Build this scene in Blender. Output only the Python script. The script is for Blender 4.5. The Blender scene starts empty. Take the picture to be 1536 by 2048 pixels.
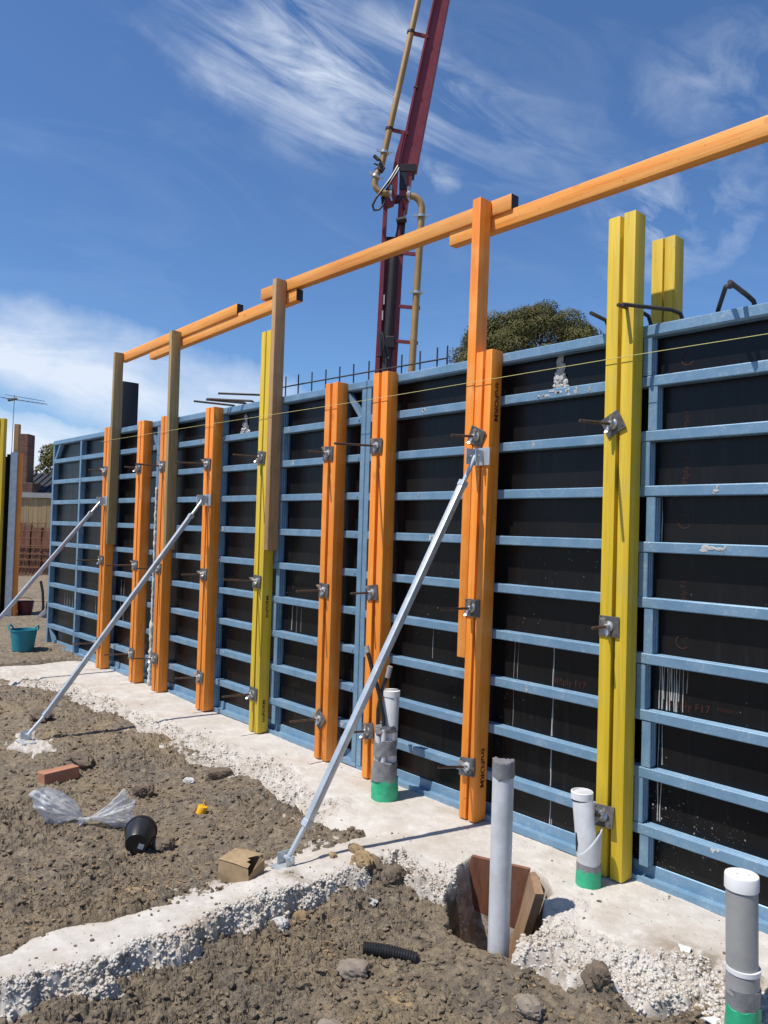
import bpy, bmesh, math, random
import numpy as np
from mathutils import Vector, Matrix, Quaternion
R = math.radians
rnd = random.Random(7)
rs = np.random.RandomState(11)
scn = bpy.context.scene
COL = scn.collection

# ------------------------------------------------------------------ camera
# the wall runs along X (its front frames lie in y = 0), y points into the wall, z up
YAW, PIT, ROL = 0.84138, 0.02530, 0.02961
CAMP = Vector((0.0, -3.4397, 1.6508))
Fv = Vector((-math.sin(YAW) * math.cos(PIT), math.cos(YAW) * math.cos(PIT), math.sin(PIT)))
R0 = Vector((math.cos(YAW), math.sin(YAW), 0))
U0 = R0.cross(Fv)
Rv = R0 * math.cos(ROL) + U0 * math.sin(ROL)
Uv = -R0 * math.sin(ROL) + U0 * math.cos(ROL)
cd = bpy.data.cameras.new('camera')
cd.sensor_fit = 'HORIZONTAL'
cd.sensor_width = 36
cd.lens = 36 * 1540 / 1536
cd.clip_start = 0.05
cd.clip_end = 5000
cam = bpy.data.objects.new('camera', cd)
COL.objects.link(cam)
cam.matrix_world = Matrix(((Rv.x, Uv.x, -Fv.x, CAMP.x), (Rv.y, Uv.y, -Fv.y, CAMP.y), (Rv.z, Uv.z, -Fv.z, CAMP.z), (0, 0, 0, 1)))
scn.camera = cam

# ------------------------------------------------------------------ light
SUN_EL = R(62.5)
SUN_D = Vector((0.116, 0.446, -0.887)).normalized()      # the way the sunlight travels
sd = bpy.data.lights.new('sun', 'SUN')
sd.energy = 4.6
sd.angle = R(0.53)
sd.color = (1.0, 0.95, 0.87)
sun = bpy.data.objects.new('sun', sd)
COL.objects.link(sun)
sun.rotation_euler = SUN_D.to_track_quat('-Z', 'Y').to_euler()
sun.location = (-3, -10, 20)

scn.view_settings.view_transform = 'Standard'
scn.view_settings.look = 'None'
scn.view_settings.gamma = 1
scn.view_settings.use_curve_mapping = False
scn.view_settings.exposure = 0.15
scn.render.engine = 'CYCLES'
scn.render.resolution_x = 768
scn.render.resolution_y = 1024


class NT:
    """small helper round a node tree"""
    def __init__(s, tree):
        s.t = tree
        s.n = tree.nodes
        s.l = tree.links

    def new(s, typ, ins=None, **kw):
        n = s.n.new(typ)
        for k, v in kw.items():
            setattr(n, k, v)
        for k, v in (ins or {}).items():
            s.put(n.inputs[k], v)
        return n

    def put(s, sock, v):
        if hasattr(v, 'is_output') or hasattr(v, 'links'):
            s.l.new(v, sock)
        else:
            if sock.type == 'RGBA' and not hasattr(v, '__len__'):
                v = (v, v, v, 1)
            elif sock.type == 'RGBA' and len(v) == 3:
                v = (*v, 1)
            sock.default_value = v

    def math(s, op, a, b=None, c=None, clamp=False):
        n = s.n.new('ShaderNodeMath')
        n.operation = op
        n.use_clamp = clamp
        for i, v in enumerate((a, b, c)):
            if v is not None:
                s.put(n.inputs[i], v)
        return n.outputs[0]

    def mix(s, fac, a, b, blend='MIX'):
        n = s.n.new('ShaderNodeMix')
        n.data_type = 'RGBA'
        n.blend_type = blend
        s.put(n.inputs[0], fac)
        s.put(n.inputs[6], a)
        s.put(n.inputs[7], b)
        return n.outputs[2]

    def noise(s, vec, scale, detail=4, rough=0.55, dist=0.0, out='Fac'):
        n = s.new('ShaderNodeTexNoise', {'Scale': scale, 'Detail': detail, 'Roughness': rough, 'Distortion': dist})
        s.l.new(vec, n.inputs['Vector'])
        return n.outputs[out]

    def ramp(s, fac, a, b, lo=0.0, hi=1.0):
        n = s.new('ShaderNodeMapRange', {'From Min': a, 'From Max': b, 'To Min': lo, 'To Max': hi})
        s.put(n.inputs['Value'], fac)
        return n.outputs[0]

    def map(s, vec, scale=(1, 1, 1), rot=(0, 0, 0), loc=(0, 0, 0)):
        n = s.new('ShaderNodeMapping')
        s.l.new(vec, n.inputs['Vector'])
        n.inputs['Scale'].default_value = scale
        n.inputs['Rotation'].default_value = rot
        n.inputs['Location'].default_value = loc
        return n.outputs[0]


# ------------------------------------------------------------------ sky with thin cirrus
wd = bpy.data.worlds.new('World')
scn.world = wd
wd.use_nodes = True
w = NT(wd.node_tree)
for n in list(w.n):
    w.n.remove(n)
sky = w.new('ShaderNodeTexSky')
sky.sky_type = 'NISHITA'
sky.sun_disc = False
sky.sun_elevation = SUN_EL
sky.sun_rotation = math.atan2(-SUN_D.x, -SUN_D.y)
sky.altitude = 50
sky.air_density = 1.0
sky.dust_density = 0.25
sky.ozone_density = 2.2
tc = w.new('ShaderNodeTexCoord').outputs['Generated']
sx = w.new('ShaderNodeSeparateXYZ')
w.l.new(tc, sx.inputs[0])
az = w.math('MULTIPLY', w.math('ARCTAN2', sx.outputs[0], sx.outputs[1]), 57.2958)
el = w.math('MULTIPLY', w.math('ARCSINE', sx.outputs[2]), 57.2958)
ae = w.new('ShaderNodeCombineXYZ')
w.l.new(az, ae.inputs[0])
w.l.new(el, ae.inputs[1])
AE0 = ae.outputs[0]
wn = w.noise(AE0, 0.16, 5, 0.6, 0.0, 'Color')
wv = w.new('ShaderNodeVectorMath', operation='SUBTRACT')
w.l.new(wn, wv.inputs[0])
wv.inputs[1].default_value = (0.5, 0.5, 0.5)
wv2 = w.new('ShaderNodeVectorMath', operation='MULTIPLY_ADD')
w.l.new(wv.outputs[0], wv2.inputs[0])
wv2.inputs[1].default_value = (11.0, 3.6, 0.0)
w.l.new(AE0, wv2.inputs[2])
AE = wv2.outputs[0]


def blob(a0, e0, ra, re, rot, power=1.0):
    """soft elliptical region of the dome, in degrees of azimuth and elevation"""
    m = w.map(w.map(AE, loc=(-a0, -e0, 0)), rot=(0, 0, R(rot)))
    m = w.map(m, scale=(1 / ra, 1 / re, 1))
    v = w.new('ShaderNodeVectorMath', operation='LENGTH')
    w.l.new(m, v.inputs[0])
    k = w.math('SUBTRACT', 1.0, v.outputs['Value'], clamp=True)
    return w.math('POWER', k, power) if power != 1 else k


def wisps(rot, sa, se, scale, lo, hi, dist=0.6, off=0.0, detail=8, rough=0.62):
    m = w.map(w.map(AE0, rot=(0, 0, R(rot)), loc=(off, off * 0.7, 0)), scale=(sa, se, 1))
    return w.math('MAXIMUM', w.ramp(w.noise(m, scale, detail, rough, dist), lo, hi), 0.0)


wA = wisps(19, 0.07, 0.40, 1.0, 0.40, 0.78, 0.7)
wB = wisps(-4, 0.05, 0.12, 1.0, 0.30, 0.60, 0.7, 13.0, 9, 0.6)
wC = wisps(30, 0.16, 0.3, 1.0, 0.42, 0.75, 0.8, 31.0)
wG = wisps(12, 0.05, 0.13, 1.0, 0.50, 0.95, 1.2, 57.0)
cA = w.math('MULTIPLY', wA, w.math('MULTIPLY', blob(-55.0, 31.2, 13.0, 6.0, 12, 1.1), 1.55))
cA2 = w.math('MULTIPLY', wA, w.math('MULTIPLY', blob(-45.0, 29.5, 17.0, 4.5, 20, 0.8), 0.5))
cB = w.math('MULTIPLY', w.math('ADD', wB, 0.18), w.math('MULTIPLY', blob(-69.5, 10.7, 20.0, 3.7, 11, 0.9), 1.45))
cB2 = w.math('MULTIPLY', w.math('ADD', wB, 0.1), w.math('MULTIPLY', blob(-74.0, 4.8, 12.0, 2.7, 3, 0.5), 1.6))
cC = w.math('MULTIPLY', wC, w.math('MULTIPLY', blob(-28.5, 22.0, 7.0, 4.5, 0, 0.7), 0.85))
cC2 = w.math('MULTIPLY', wC, w.math('MULTIPLY', blob(-24.5, 29.5, 7.0, 3.5, 0, 0.7), 0.4))
cD = w.math('MULTIPLY', wC, w.math('MULTIPLY', blob(-45.2, 25.9, 3.0, 1.5, 25, 0.7), 0.6))
tot = w.math('MULTIPLY', wG, 0.12)
for c in (cA, cA2, cB, cB2, cC, cC2, cD):
    tot = w.math('ADD', tot, c)
fac = w.math('MINIMUM', w.math('MULTIPLY', tot, w.ramp(el, 0.5, 4.0)), 0.93, clamp=True)
skyc = w.mix(1.0, sky.outputs[0], (0.74, 1.0, 1.30), 'MULTIPLY')
hzn = w.ramp(el, 9.0, 0.0, 0.0, 0.75)
skyc = w.mix(hzn, skyc, (5.0, 6.4, 8.2))
cl = w.mix(fac, skyc, (7.6, 8.4, 9.6))
bg = w.new('ShaderNodeBackground', {'Strength': 0.094})
w.l.new(cl, bg.inputs[0])
wo = w.new('ShaderNodeOutputWorld')
w.l.new(bg.outputs[0], wo.inputs[0])

# ------------------------------------------------------------------ materials
MATS = {}


def mat(name):
    m = bpy.data.materials.new(name)
    m.use_nodes = True
    nt = NT(m.node_tree)
    for n in list(nt.n):
        nt.n.remove(n)
    b = nt.new('ShaderNodeBsdfPrincipled')
    o = nt.new('ShaderNodeOutputMaterial')
    nt.l.new(b.outputs[0], o.inputs[0])
    MATS[name] = m
    t = nt.new('ShaderNodeTexCoord')
    return nt, b, t.outputs['Object']


def bump(nt, b, h, strength, dist):
    n = nt.new('ShaderNodeBump', {'Strength': strength, 'Distance': dist})
    nt.l.new(h, n.inputs['Height'])
    nt.l.new(n.outputs[0], b.inputs['Normal'])


def rand_off(nt, vec, amt=50.0):
    oi = nt.new('ShaderNodeObjectInfo')
    r = nt.math('MULTIPLY', oi.outputs['Random'], amt)
    cx = nt.new('ShaderNodeCombineXYZ')
    for i in range(3):
        nt.l.new(r, cx.inputs[i])
    v = nt.new('ShaderNodeVectorMath', operation='ADD')
    nt.l.new(vec, v.inputs[0])
    nt.l.new(cx.outputs[0], v.inputs[1])
    return v.outputs[0], oi.outputs['Random']


def timber_mat(name, c1, c2, dark, axis, rough=0.55, wear=(0.5, 0.45, 0.38), wear_amt=0.25, knots=0.6):
    nt, b, vec = mat(name)
    vec, rr = rand_off(nt, vec)
    st = [26.0, 26.0, 26.0]
    st[axis] = 1.1
    ln = nt.map(vec, tuple(st))
    grain = nt.noise(ln, 1.0, 6, 0.6, 0.5)
    st2 = [90.0, 90.0, 90.0]
    st2[axis] = 3.0
    fine = nt.noise(nt.map(vec, tuple(st2)), 1.0, 3, 0.6)
    blot = nt.noise(vec, 3.5, 4, 0.6)
    col = nt.mix(nt.ramp(grain, 0.33, 0.68), c1, c2)
    col = nt.mix(nt.ramp(fine, 0.52, 0.78, 0, 0.55), col, dark)
    strk = nt.noise(nt.map(vec, tuple(9.0 if i != axis else 0.5 for i in range(3))), 1.0, 5, 0.65)
    col = nt.mix(nt.ramp(strk, 0.50, 0.72, 0, 0.40), col, dark)
    col = nt.mix(nt.ramp(blot, 0.52, 0.75, 0, wear_amt), col, wear)
    ks = [6.0, 6.0, 6.0]
    ks[axis] = 3.2
    vo = nt.new('ShaderNodeTexVoronoi', {'Scale': 1.0, 'Randomness': 1.0})
    nt.l.new(nt.map(vec, tuple(ks)), vo.inputs['Vector'])
    kd = vo.outputs['Distance']
    kn = nt.math('MULTIPLY', nt.ramp(kd, 0.13, 0.07), nt.ramp(nt.math('SINE', nt.math('MULTIPLY', kd, 150)), -0.6, 0.6, 0.45, 1.0), clamp=True)
    col = nt.mix(nt.math('MULTIPLY', kn, knots), col, dark)
    sp = nt.noise(vec, 55.0, 2, 0.5)
    col = nt.mix(nt.ramp(sp, 0.70, 0.76, 0, 0.7), col, dark)
    br = nt.ramp(rr, 0, 1, 0.90, 1.08)
    hv = nt.new('ShaderNodeHueSaturation', {'Hue': 0.5, 'Saturation': 1.0})
    nt.l.new(br, hv.inputs['Value'])
    nt.l.new(col, hv.inputs['Color'])
    nt.l.new(hv.outputs[0], b.inputs['Base Color'])
    nt.put(b.inputs['Roughness'], nt.ramp(grain, 0.3, 0.7, rough - 0.08, rough + 0.12))
    bump(nt, b, fine, 0.25, 0.002)


OR1, OR2, ORD = (0.86, 0.235, 0.014), (0.93, 0.325, 0.036), (0.42, 0.12, 0.02)
timber_mat('orange_timber_z', OR1, OR2, ORD, 2, wear=(0.90, 0.45, 0.13), wear_amt=0.45)
timber_mat('orange_timber_x', (0.85, 0.30, 0.04), (0.92, 0.44, 0.11), ORD, 0, wear=(0.88, 0.30, 0.05), wear_amt=0.6)
timber_mat('yellow_timber', (0.64, 0.42, 0.012), (0.77, 0.54, 0.032), (0.30, 0.24, 0.05), 2, wear=(0.52, 0.43, 0.10), wear_amt=0.5, knots=0.35)
timber_mat('treated_pine', (0.31, 0.215, 0.09), (0.43, 0.31, 0.145), (0.10, 0.07, 0.03), 2, 0.75, (0.22, 0.20, 0.09), 0.6)
timber_mat('brown_pine', (0.42, 0.24, 0.10), (0.52, 0.31, 0.15), (0.12, 0.07, 0.035), 2, 0.75, (0.20, 0.15, 0.09), 0.6)
timber_mat('red_board', (0.19, 0.075, 0.04), (0.27, 0.115, 0.065), (0.05, 0.02, 0.015), 2, 0.6, (0.25, 0.17, 0.12), 0.5)
timber_mat('old_board', (0.24, 0.14, 0.075), (0.33, 0.20, 0.11), (0.09, 0.05, 0.03), 2, 0.8, (0.34, 0.28, 0.21), 0.5)
timber_mat('paling', (0.36, 0.25, 0.12), (0.45, 0.32, 0.17), (0.14, 0.09, 0.05), 2, 0.85, (0.30, 0.25, 0.17), 0.5)


def steel_mat(name, c1, c2, metallic, rough, dust=(0.55, 0.53, 0.50), dust_amt=0.35, sc=9.0):
    nt, b, vec = mat(name)
    vec, rr = rand_off(nt, vec)
    n1 = nt.noise(vec, sc, 5, 0.6)
    n2 = nt.noise(vec, sc * 9, 4, 0.7)
    col = nt.mix(nt.ramp(n1, 0.35, 0.7), c1, c2)
    d = nt.math('MULTIPLY', nt.ramp(n2, 0.52, 0.72), nt.ramp(n1, 0.40, 0.65), clamp=True)
    col = nt.mix(nt.math('MULTIPLY', d, dust_amt), col, dust)
    nt.l.new(col, b.inputs['Base Color'])
    nt.put(b.inputs['Metallic'], metallic)
    nt.put(b.inputs['Roughness'], nt.ramp(n2, 0.3, 0.7, rough - 0.1, rough + 0.15))
    bump(nt, b, n2, 0.12, 0.002)


steel_mat('blue_steel', (0.150, 0.268, 0.385), (0.205, 0.335, 0.455), 0.2, 0.38, dust_amt=0.65)
steel_mat('galv_steel', (0.46, 0.50, 0.53), (0.60, 0.63, 0.65), 0.45, 0.40, (0.72, 0.72, 0.70), 0.5, 14)
steel_mat('plate_steel', (0.13, 0.12, 0.115), (0.20, 0.19, 0.18), 0.65, 0.5, (0.34, 0.31, 0.28), 0.4, 25)
steel_mat('cast_steel', (0.50, 0.50, 0.48), (0.66, 0.66, 0.63), 0.8, 0.35, (0.35, 0.33, 0.3), 0.5, 30)
steel_mat('rod_steel', (0.085, 0.055, 0.04), (0.15, 0.10, 0.075), 0.55, 0.5, (0.25, 0.16, 0.1), 0.4, 30)
steel_mat('rebar_steel', (0.05, 0.045, 0.045), (0.09, 0.075, 0.065), 0.4, 0.6, (0.22, 0.13, 0.08), 0.4, 20)
steel_mat('boom_red', (0.19, 0.022, 0.032), (0.255, 0.036, 0.046), 0.05, 0.45, (0.09, 0.04, 0.04), 0.6, 1.3)
steel_mat('boom_dark', (0.018, 0.012, 0.013), (0.035, 0.02, 0.02), 0.1, 0.5, (0.08, 0.05, 0.05), 0.5, 3)
steel_mat('pipe_ochre', (0.34, 0.205, 0.07), (0.42, 0.26, 0.10), 0.1, 0.5, (0.5, 0.46, 0.38), 0.7, 1.6)
steel_mat('mesh_rust', (0.17, 0.085, 0.05), (0.24, 0.12, 0.07), 0.2, 0.8, (0.3, 0.2, 0.13), 0.4, 8)
steel_mat('clay_brick', (0.36, 0.15, 0.085), (0.44, 0.21, 0.125), 0.0, 0.9, (0.40, 0.33, 0.27), 0.7, 12)


def plain_mat(name, c1, c2, rough, sc=20.0, spec=0.5, bmp=0.1, **kw):
    nt, b, vec = mat(name)
    vec, rr = rand_off(nt, vec)
    n1 = nt.noise(vec, sc, 5, 0.65)
    nt.l.new(nt.mix(nt.ramp(n1, 0.35, 0.7), c1, c2), b.inputs['Base Color'])
    nt.put(b.inputs['Roughness'], rough)
    nt.put(b.inputs['Specular IOR Level'], spec)
    for k, v in kw.items():
        nt.put(b.inputs[k.replace('_', ' ')], v)
    if bmp:
        bump(nt, b, nt.noise(vec, sc * 4, 4, 0.7), bmp, 0.003)
    return nt, b


plain_mat('pvc_white', (0.52, 0.52, 0.52), (0.67, 0.68, 0.69), 0.38, 9, bmp=0.03)
plain_mat('pvc_grey', (0.30, 0.295, 0.285), (0.36, 0.355, 0.34), 0.45, 9, bmp=0.05)
plain_mat('cap_white', (0.74, 0.73, 0.71), (0.80, 0.79, 0.77), 0.4, 18, bmp=0.03)
plain_mat('duct_tape', (0.165, 0.165, 0.17), (0.25, 0.25, 0.255), 0.36, 30, bmp=0.5)
plain_mat('green_sleeve', (0.02, 0.34, 0.16), (0.05, 0.46, 0.24), 0.5, 14, bmp=0.25)
plain_mat('black_plastic', (0.012, 0.012, 0.013), (0.022, 0.022, 0.022), 0.38, 30, bmp=0.1)
plain_mat('teal_plastic', (0.012, 0.20, 0.26), (0.02, 0.26, 0.32), 0.45, 9, bmp=0.05)
plain_mat('red_plastic', (0.10, 0.012, 0.014), (0.14, 0.02, 0.02), 0.5, 9, bmp=0.05)
plain_mat('yellow_plastic', (0.78, 0.40, 0.01), (0.85, 0.48, 0.03), 0.45, 20, bmp=0.05)
plain_mat('cardboard', (0.27, 0.19, 0.108), (0.40, 0.285, 0.165), 0.9, 14, 0.2, 0.4)
plain_mat('string_yellow', (0.55, 0.50, 0.20), (0.62, 0.57, 0.25), 0.8, 90, 0.2, 0)
plain_mat('foam', (0.62, 0.58, 0.47), (0.74, 0.70, 0.60), 0.9, 30, 0.2, 0.6)
plain_mat('splash', (0.42, 0.41, 0.385), (0.56, 0.55, 0.52), 0.9, 30, 0.2, 0.7)
plain_mat('stone', (0.20, 0.165, 0.13), (0.30, 0.25, 0.20), 0.95, 16, 0.2, 0.6)
plain_mat('clay_clod', (0.22, 0.155, 0.09), (0.34, 0.24, 0.13), 0.95, 18, 0.15, 0.8)
plain_mat('clay_dark', (0.13, 0.10, 0.075), (0.21, 0.165, 0.12), 0.95, 18, 0.15, 0.8)
plain_mat('roof_dark', (0.018, 0.019, 0.023), (0.03, 0.03, 0.034), 0.6, 4, 0.4, 0.2)
plain_mat('bark', (0.10, 0.075, 0.055), (0.16, 0.12, 0.09), 0.95, 6, 0.1, 0.5)
plain_mat('ink_black', (0.055, 0.028, 0.014), (0.10, 0.05, 0.022), 0.8, 60, 0.2, 0)
plain_mat('ink_red', (0.045, 0.016, 0.011), (0.062, 0.024, 0.016), 0.6, 60, 0.3, 0)
plain_mat('label_white', (0.45, 0.45, 0.45), (0.6, 0.6, 0.6), 0.5, 60, 0.3, 0)
plain_mat('weathered_plank', (0.30, 0.24, 0.17), (0.40, 0.32, 0.23), 0.9, 10, 0.2, 0.3)

# film-faced ply: near black, glossy, flecked with dried concrete
nt, b, vec = mat('form_ply')
n1 = nt.noise(vec, 2.2, 4, 0.6)
stre = nt.noise(nt.map(vec, (30, 1, 1.2)), 1.0, 4, 0.6)
vo = nt.new('ShaderNodeTexVoronoi', {'Scale': 26.0})
nt.l.new(vec, vo.inputs['Vector'])
zz = nt.new('ShaderNodeSeparateXYZ')
nt.l.new(vec, zz.inputs[0])
clus = nt.math('MULTIPLY', nt.ramp(nt.noise(vec, 1.7, 3, 0.5), 0.50, 0.66), nt.ramp(zz.outputs[2], 2.0, 0.4), clamp=True)
spk = nt.math('MULTIPLY', nt.ramp(vo.outputs['Distance'], 0.13, 0.07), clus, clamp=True)
vo2 = nt.new('ShaderNodeTexVoronoi', {'Scale': 70.0})
nt.l.new(vec, vo2.inputs['Vector'])
spk2 = nt.math('MULTIPLY', nt.ramp(vo2.outputs['Distance'], 0.16, 0.10), nt.ramp(clus, 0.35, 0.9), clamp=True)
col = nt.mix(nt.ramp(n1, 0.35, 0.7), (0.0070, 0.0066, 0.0070), (0.0115, 0.0105, 0.0105))
col = nt.mix(nt.ramp(stre, 0.55, 0.8, 0, 0.35), col, (0.028, 0.025, 0.024))
col = nt.mix(nt.math('MAXIMUM', spk, nt.math('MULTIPLY', spk2, 0.6)), col, (0.45, 0.44, 0.41))
nt.l.new(col, b.inputs['Base Color'])
nt.put(b.inputs['Roughness'], nt.ramp(stre, 0.3, 0.7, 0.24, 0.38))
nt.put(b.inputs['Specular IOR Level'], 0.26)
bump(nt, b, stre, 0.05, 0.002)

# soil
nt, b, vec = mat('soil')
n1 = nt.noise(vec, 1.6, 5, 0.6)
n2 = nt.noise(vec, 14.0, 6, 0.65)
n3 = nt.noise(vec, 90.0, 4, 0.7)
col = nt.mix(nt.ramp(n2, 0.36, 0.66), (0.165, 0.132, 0.098), (0.310, 0.250, 0.178))
col = nt.mix(nt.math('MULTIPLY', nt.ramp(n1, 0.50, 0.66), 0.50), col, (0.345, 0.260, 0.155))
col = nt.mix(nt.math('MULTIPLY', nt.ramp(nt.noise(vec, 2.3, 4, 0.6, 0.5), 0.52, 0.66), 0.60), col, (0.195, 0.170, 0.142))
col = nt.mix(nt.ramp(n3, 0.60, 0.75, 0, 0.6), col, (0.33, 0.27, 0.19))
col = nt.mix(nt.ramp(nt.noise(vec, 160.0, 2, 0.5), 0.70, 0.75, 0, 0.8), col, (0.55, 0.52, 0.47))
vc = nt.new('ShaderNodeTexVoronoi', {'Scale': 34.0})
nt.l.new(vec, vc.inputs['Vector'])
vs = nt.new('ShaderNodeSeparateColor')
nt.l.new(vc.outputs['Color'], vs.inputs[0])
col = nt.mix(nt.ramp(vs.outputs[0], 0.55, 1.0, 0, 0.5), col, (0.40, 0.32, 0.215))
col = nt.mix(nt.ramp(vs.outputs[1], 0.6, 1.0, 0, 0.5), col, (0.125, 0.10, 0.076))
nt.l.new(col, b.inputs['Base Color'])
nt.put(b.inputs['Roughness'], 0.96)
nt.put(b.inputs['Specular IOR Level'], 0.12)
bump(nt, b, nt.math('ADD', nt.noise(vec, 70.0, 6, 0.72), nt.math('MULTIPLY', n3, 0.6)), 1.0, 0.016)

# concrete
nt, b, vec = mat('concrete')
n1 = nt.noise(vec, 1.3, 5, 0.6)
n2 = nt.noise(vec, 9.0, 5, 0.65)
n3 = nt.noise(vec, 120.0, 4, 0.7)
col = nt.mix(nt.ramp(n2, 0.32, 0.70), (0.50, 0.465, 0.42), (0.64, 0.605, 0.555))
at = nt.new('ShaderNodeAttribute', attribute_name='dirt')
dd = at.outputs['Fac']
col = nt.mix(nt.math('MULTIPLY', nt.ramp(nt.noise(vec, 3.1, 6, 0.65, 0.4), 0.45, 0.70), 0.6), col, (0.44, 0.365, 0.285))
dm = nt.math('MULTIPLY', dd, nt.ramp(nt.noise(vec, 16.0, 6, 0.7, 0.3), 0.34, 0.56), clamp=True)
col = nt.mix(dm, col, (0.235, 0.185, 0.135))
col = nt.mix(nt.ramp(nt.noise(vec, 42.0, 3, 0.6), 0.62, 0.72, 0, 0.6), col, (0.32, 0.265, 0.20))
col = nt.mix(nt.ramp(nt.noise(nt.map(vec, (1, 7, 1)), 3.0, 5, 0.6), 0.55, 0.75, 0, 0.3), col, (0.40, 0.36, 0.31))
nt.l.new(col, b.inputs['Base Color'])
nt.put(b.inputs['Roughness'], 0.93)
nt.put(b.inputs['Specular IOR Level'], 0.15)
bump(nt, b, nt.math('ADD', n3, nt.math('MULTIPLY', nt.noise(vec, 45.0, 5, 0.7), 1.0)), 0.42, 0.006)

# leaves
nt, b, vec = mat('leaf')
oi = nt.new('ShaderNodeAttribute', attribute_name='tint')
col = nt.mix(oi.outputs['Fac'], (0.075, 0.075, 0.022), (0.145, 0.130, 0.046))
nt.l.new(col, b.inputs['Base Color'])
nt.put(b.inputs['Roughness'], 0.7)
nt.put(b.inputs['Specular IOR Level'], 0.2)

# clear plastic film
nt, b, vec = mat('plastic_film')
n1 = nt.noise(vec, 9.0, 4, 0.6)
nt.put(b.inputs['Base Color'], (0.86, 0.87, 0.88, 1))
nt.put(b.inputs['Roughness'], 0.22)
tr = nt.new('ShaderNodeBsdfTransparent', {'Color': (0.93, 0.94, 0.95, 1)})
tl = nt.new('ShaderNodeBsdfTranslucent', {'Color': (0.85, 0.86, 0.88, 1)})
ms0 = nt.new('ShaderNodeMixShader', {'Fac': 0.35})
nt.l.new(b.outputs[0], ms0.inputs[1])
nt.l.new(tl.outputs[0], ms0.inputs[2])
ms = nt.new('ShaderNodeMixShader')
nt.put(ms.inputs[0], nt.ramp(n1, 0.3, 0.7, 0.26, 0.60))
nt.l.new(tr.outputs[0], ms.inputs[1])
nt.l.new(ms0.outputs[0], ms.inputs[2])
nt.l.new(ms.outputs[0], nt.n['Material Output'].inputs[0])
bump(nt, b, n1, 0.2, 0.01)

# brick chimney: too far away for single bricks to be told apart
nt, b, vec = mat('far_brick')
bt = nt.new('ShaderNodeTexBrick', {'Scale': 1.0, 'Brick Width': 0.24, 'Row Height': 0.086, 'Mortar Size': 0.008, 'Color1': (0.20, 0.085, 0.055, 1), 'Color2': (0.13, 0.06, 0.045, 1), 'Mortar': (0.20, 0.16, 0.13, 1)})
nt.l.new(nt.map(vec, rot=(R(90), 0, 0)), bt.inputs['Vector'])
nt.l.new(nt.mix(nt.ramp(nt.noise(vec, 3, 4, 0.6), 0.45, 0.7, 0, 0.6), bt.outputs[0], (0.09, 0.05, 0.04)), b.inputs['Base Color'])
nt.put(b.inputs['Roughness'], 0.95)


# ------------------------------------------------------------------ object helpers
def tag(o, label=None, cat=None, group=None, kind=None):
    if label:
        o['label'] = label
    if cat:
        o['category'] = cat
    if group:
        o['group'] = group
    if kind:
        o['kind'] = kind
    return o


def thing(name, loc, label, cat, group=None, rot=None):
    o = bpy.data.objects.new(name, None)
    o.empty_display_size = 0.1
    COL.objects.link(o)
    o.location = loc
    if rot:
        o.rotation_euler = rot
    return tag(o, label, cat, group)


def link(name, me, parent=None, loc=None):
    o = bpy.data.objects.new(name, me)
    COL.objects.link(o)
    if parent:
        o.parent = parent
    if loc:
        o.location = loc
    return o


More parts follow.
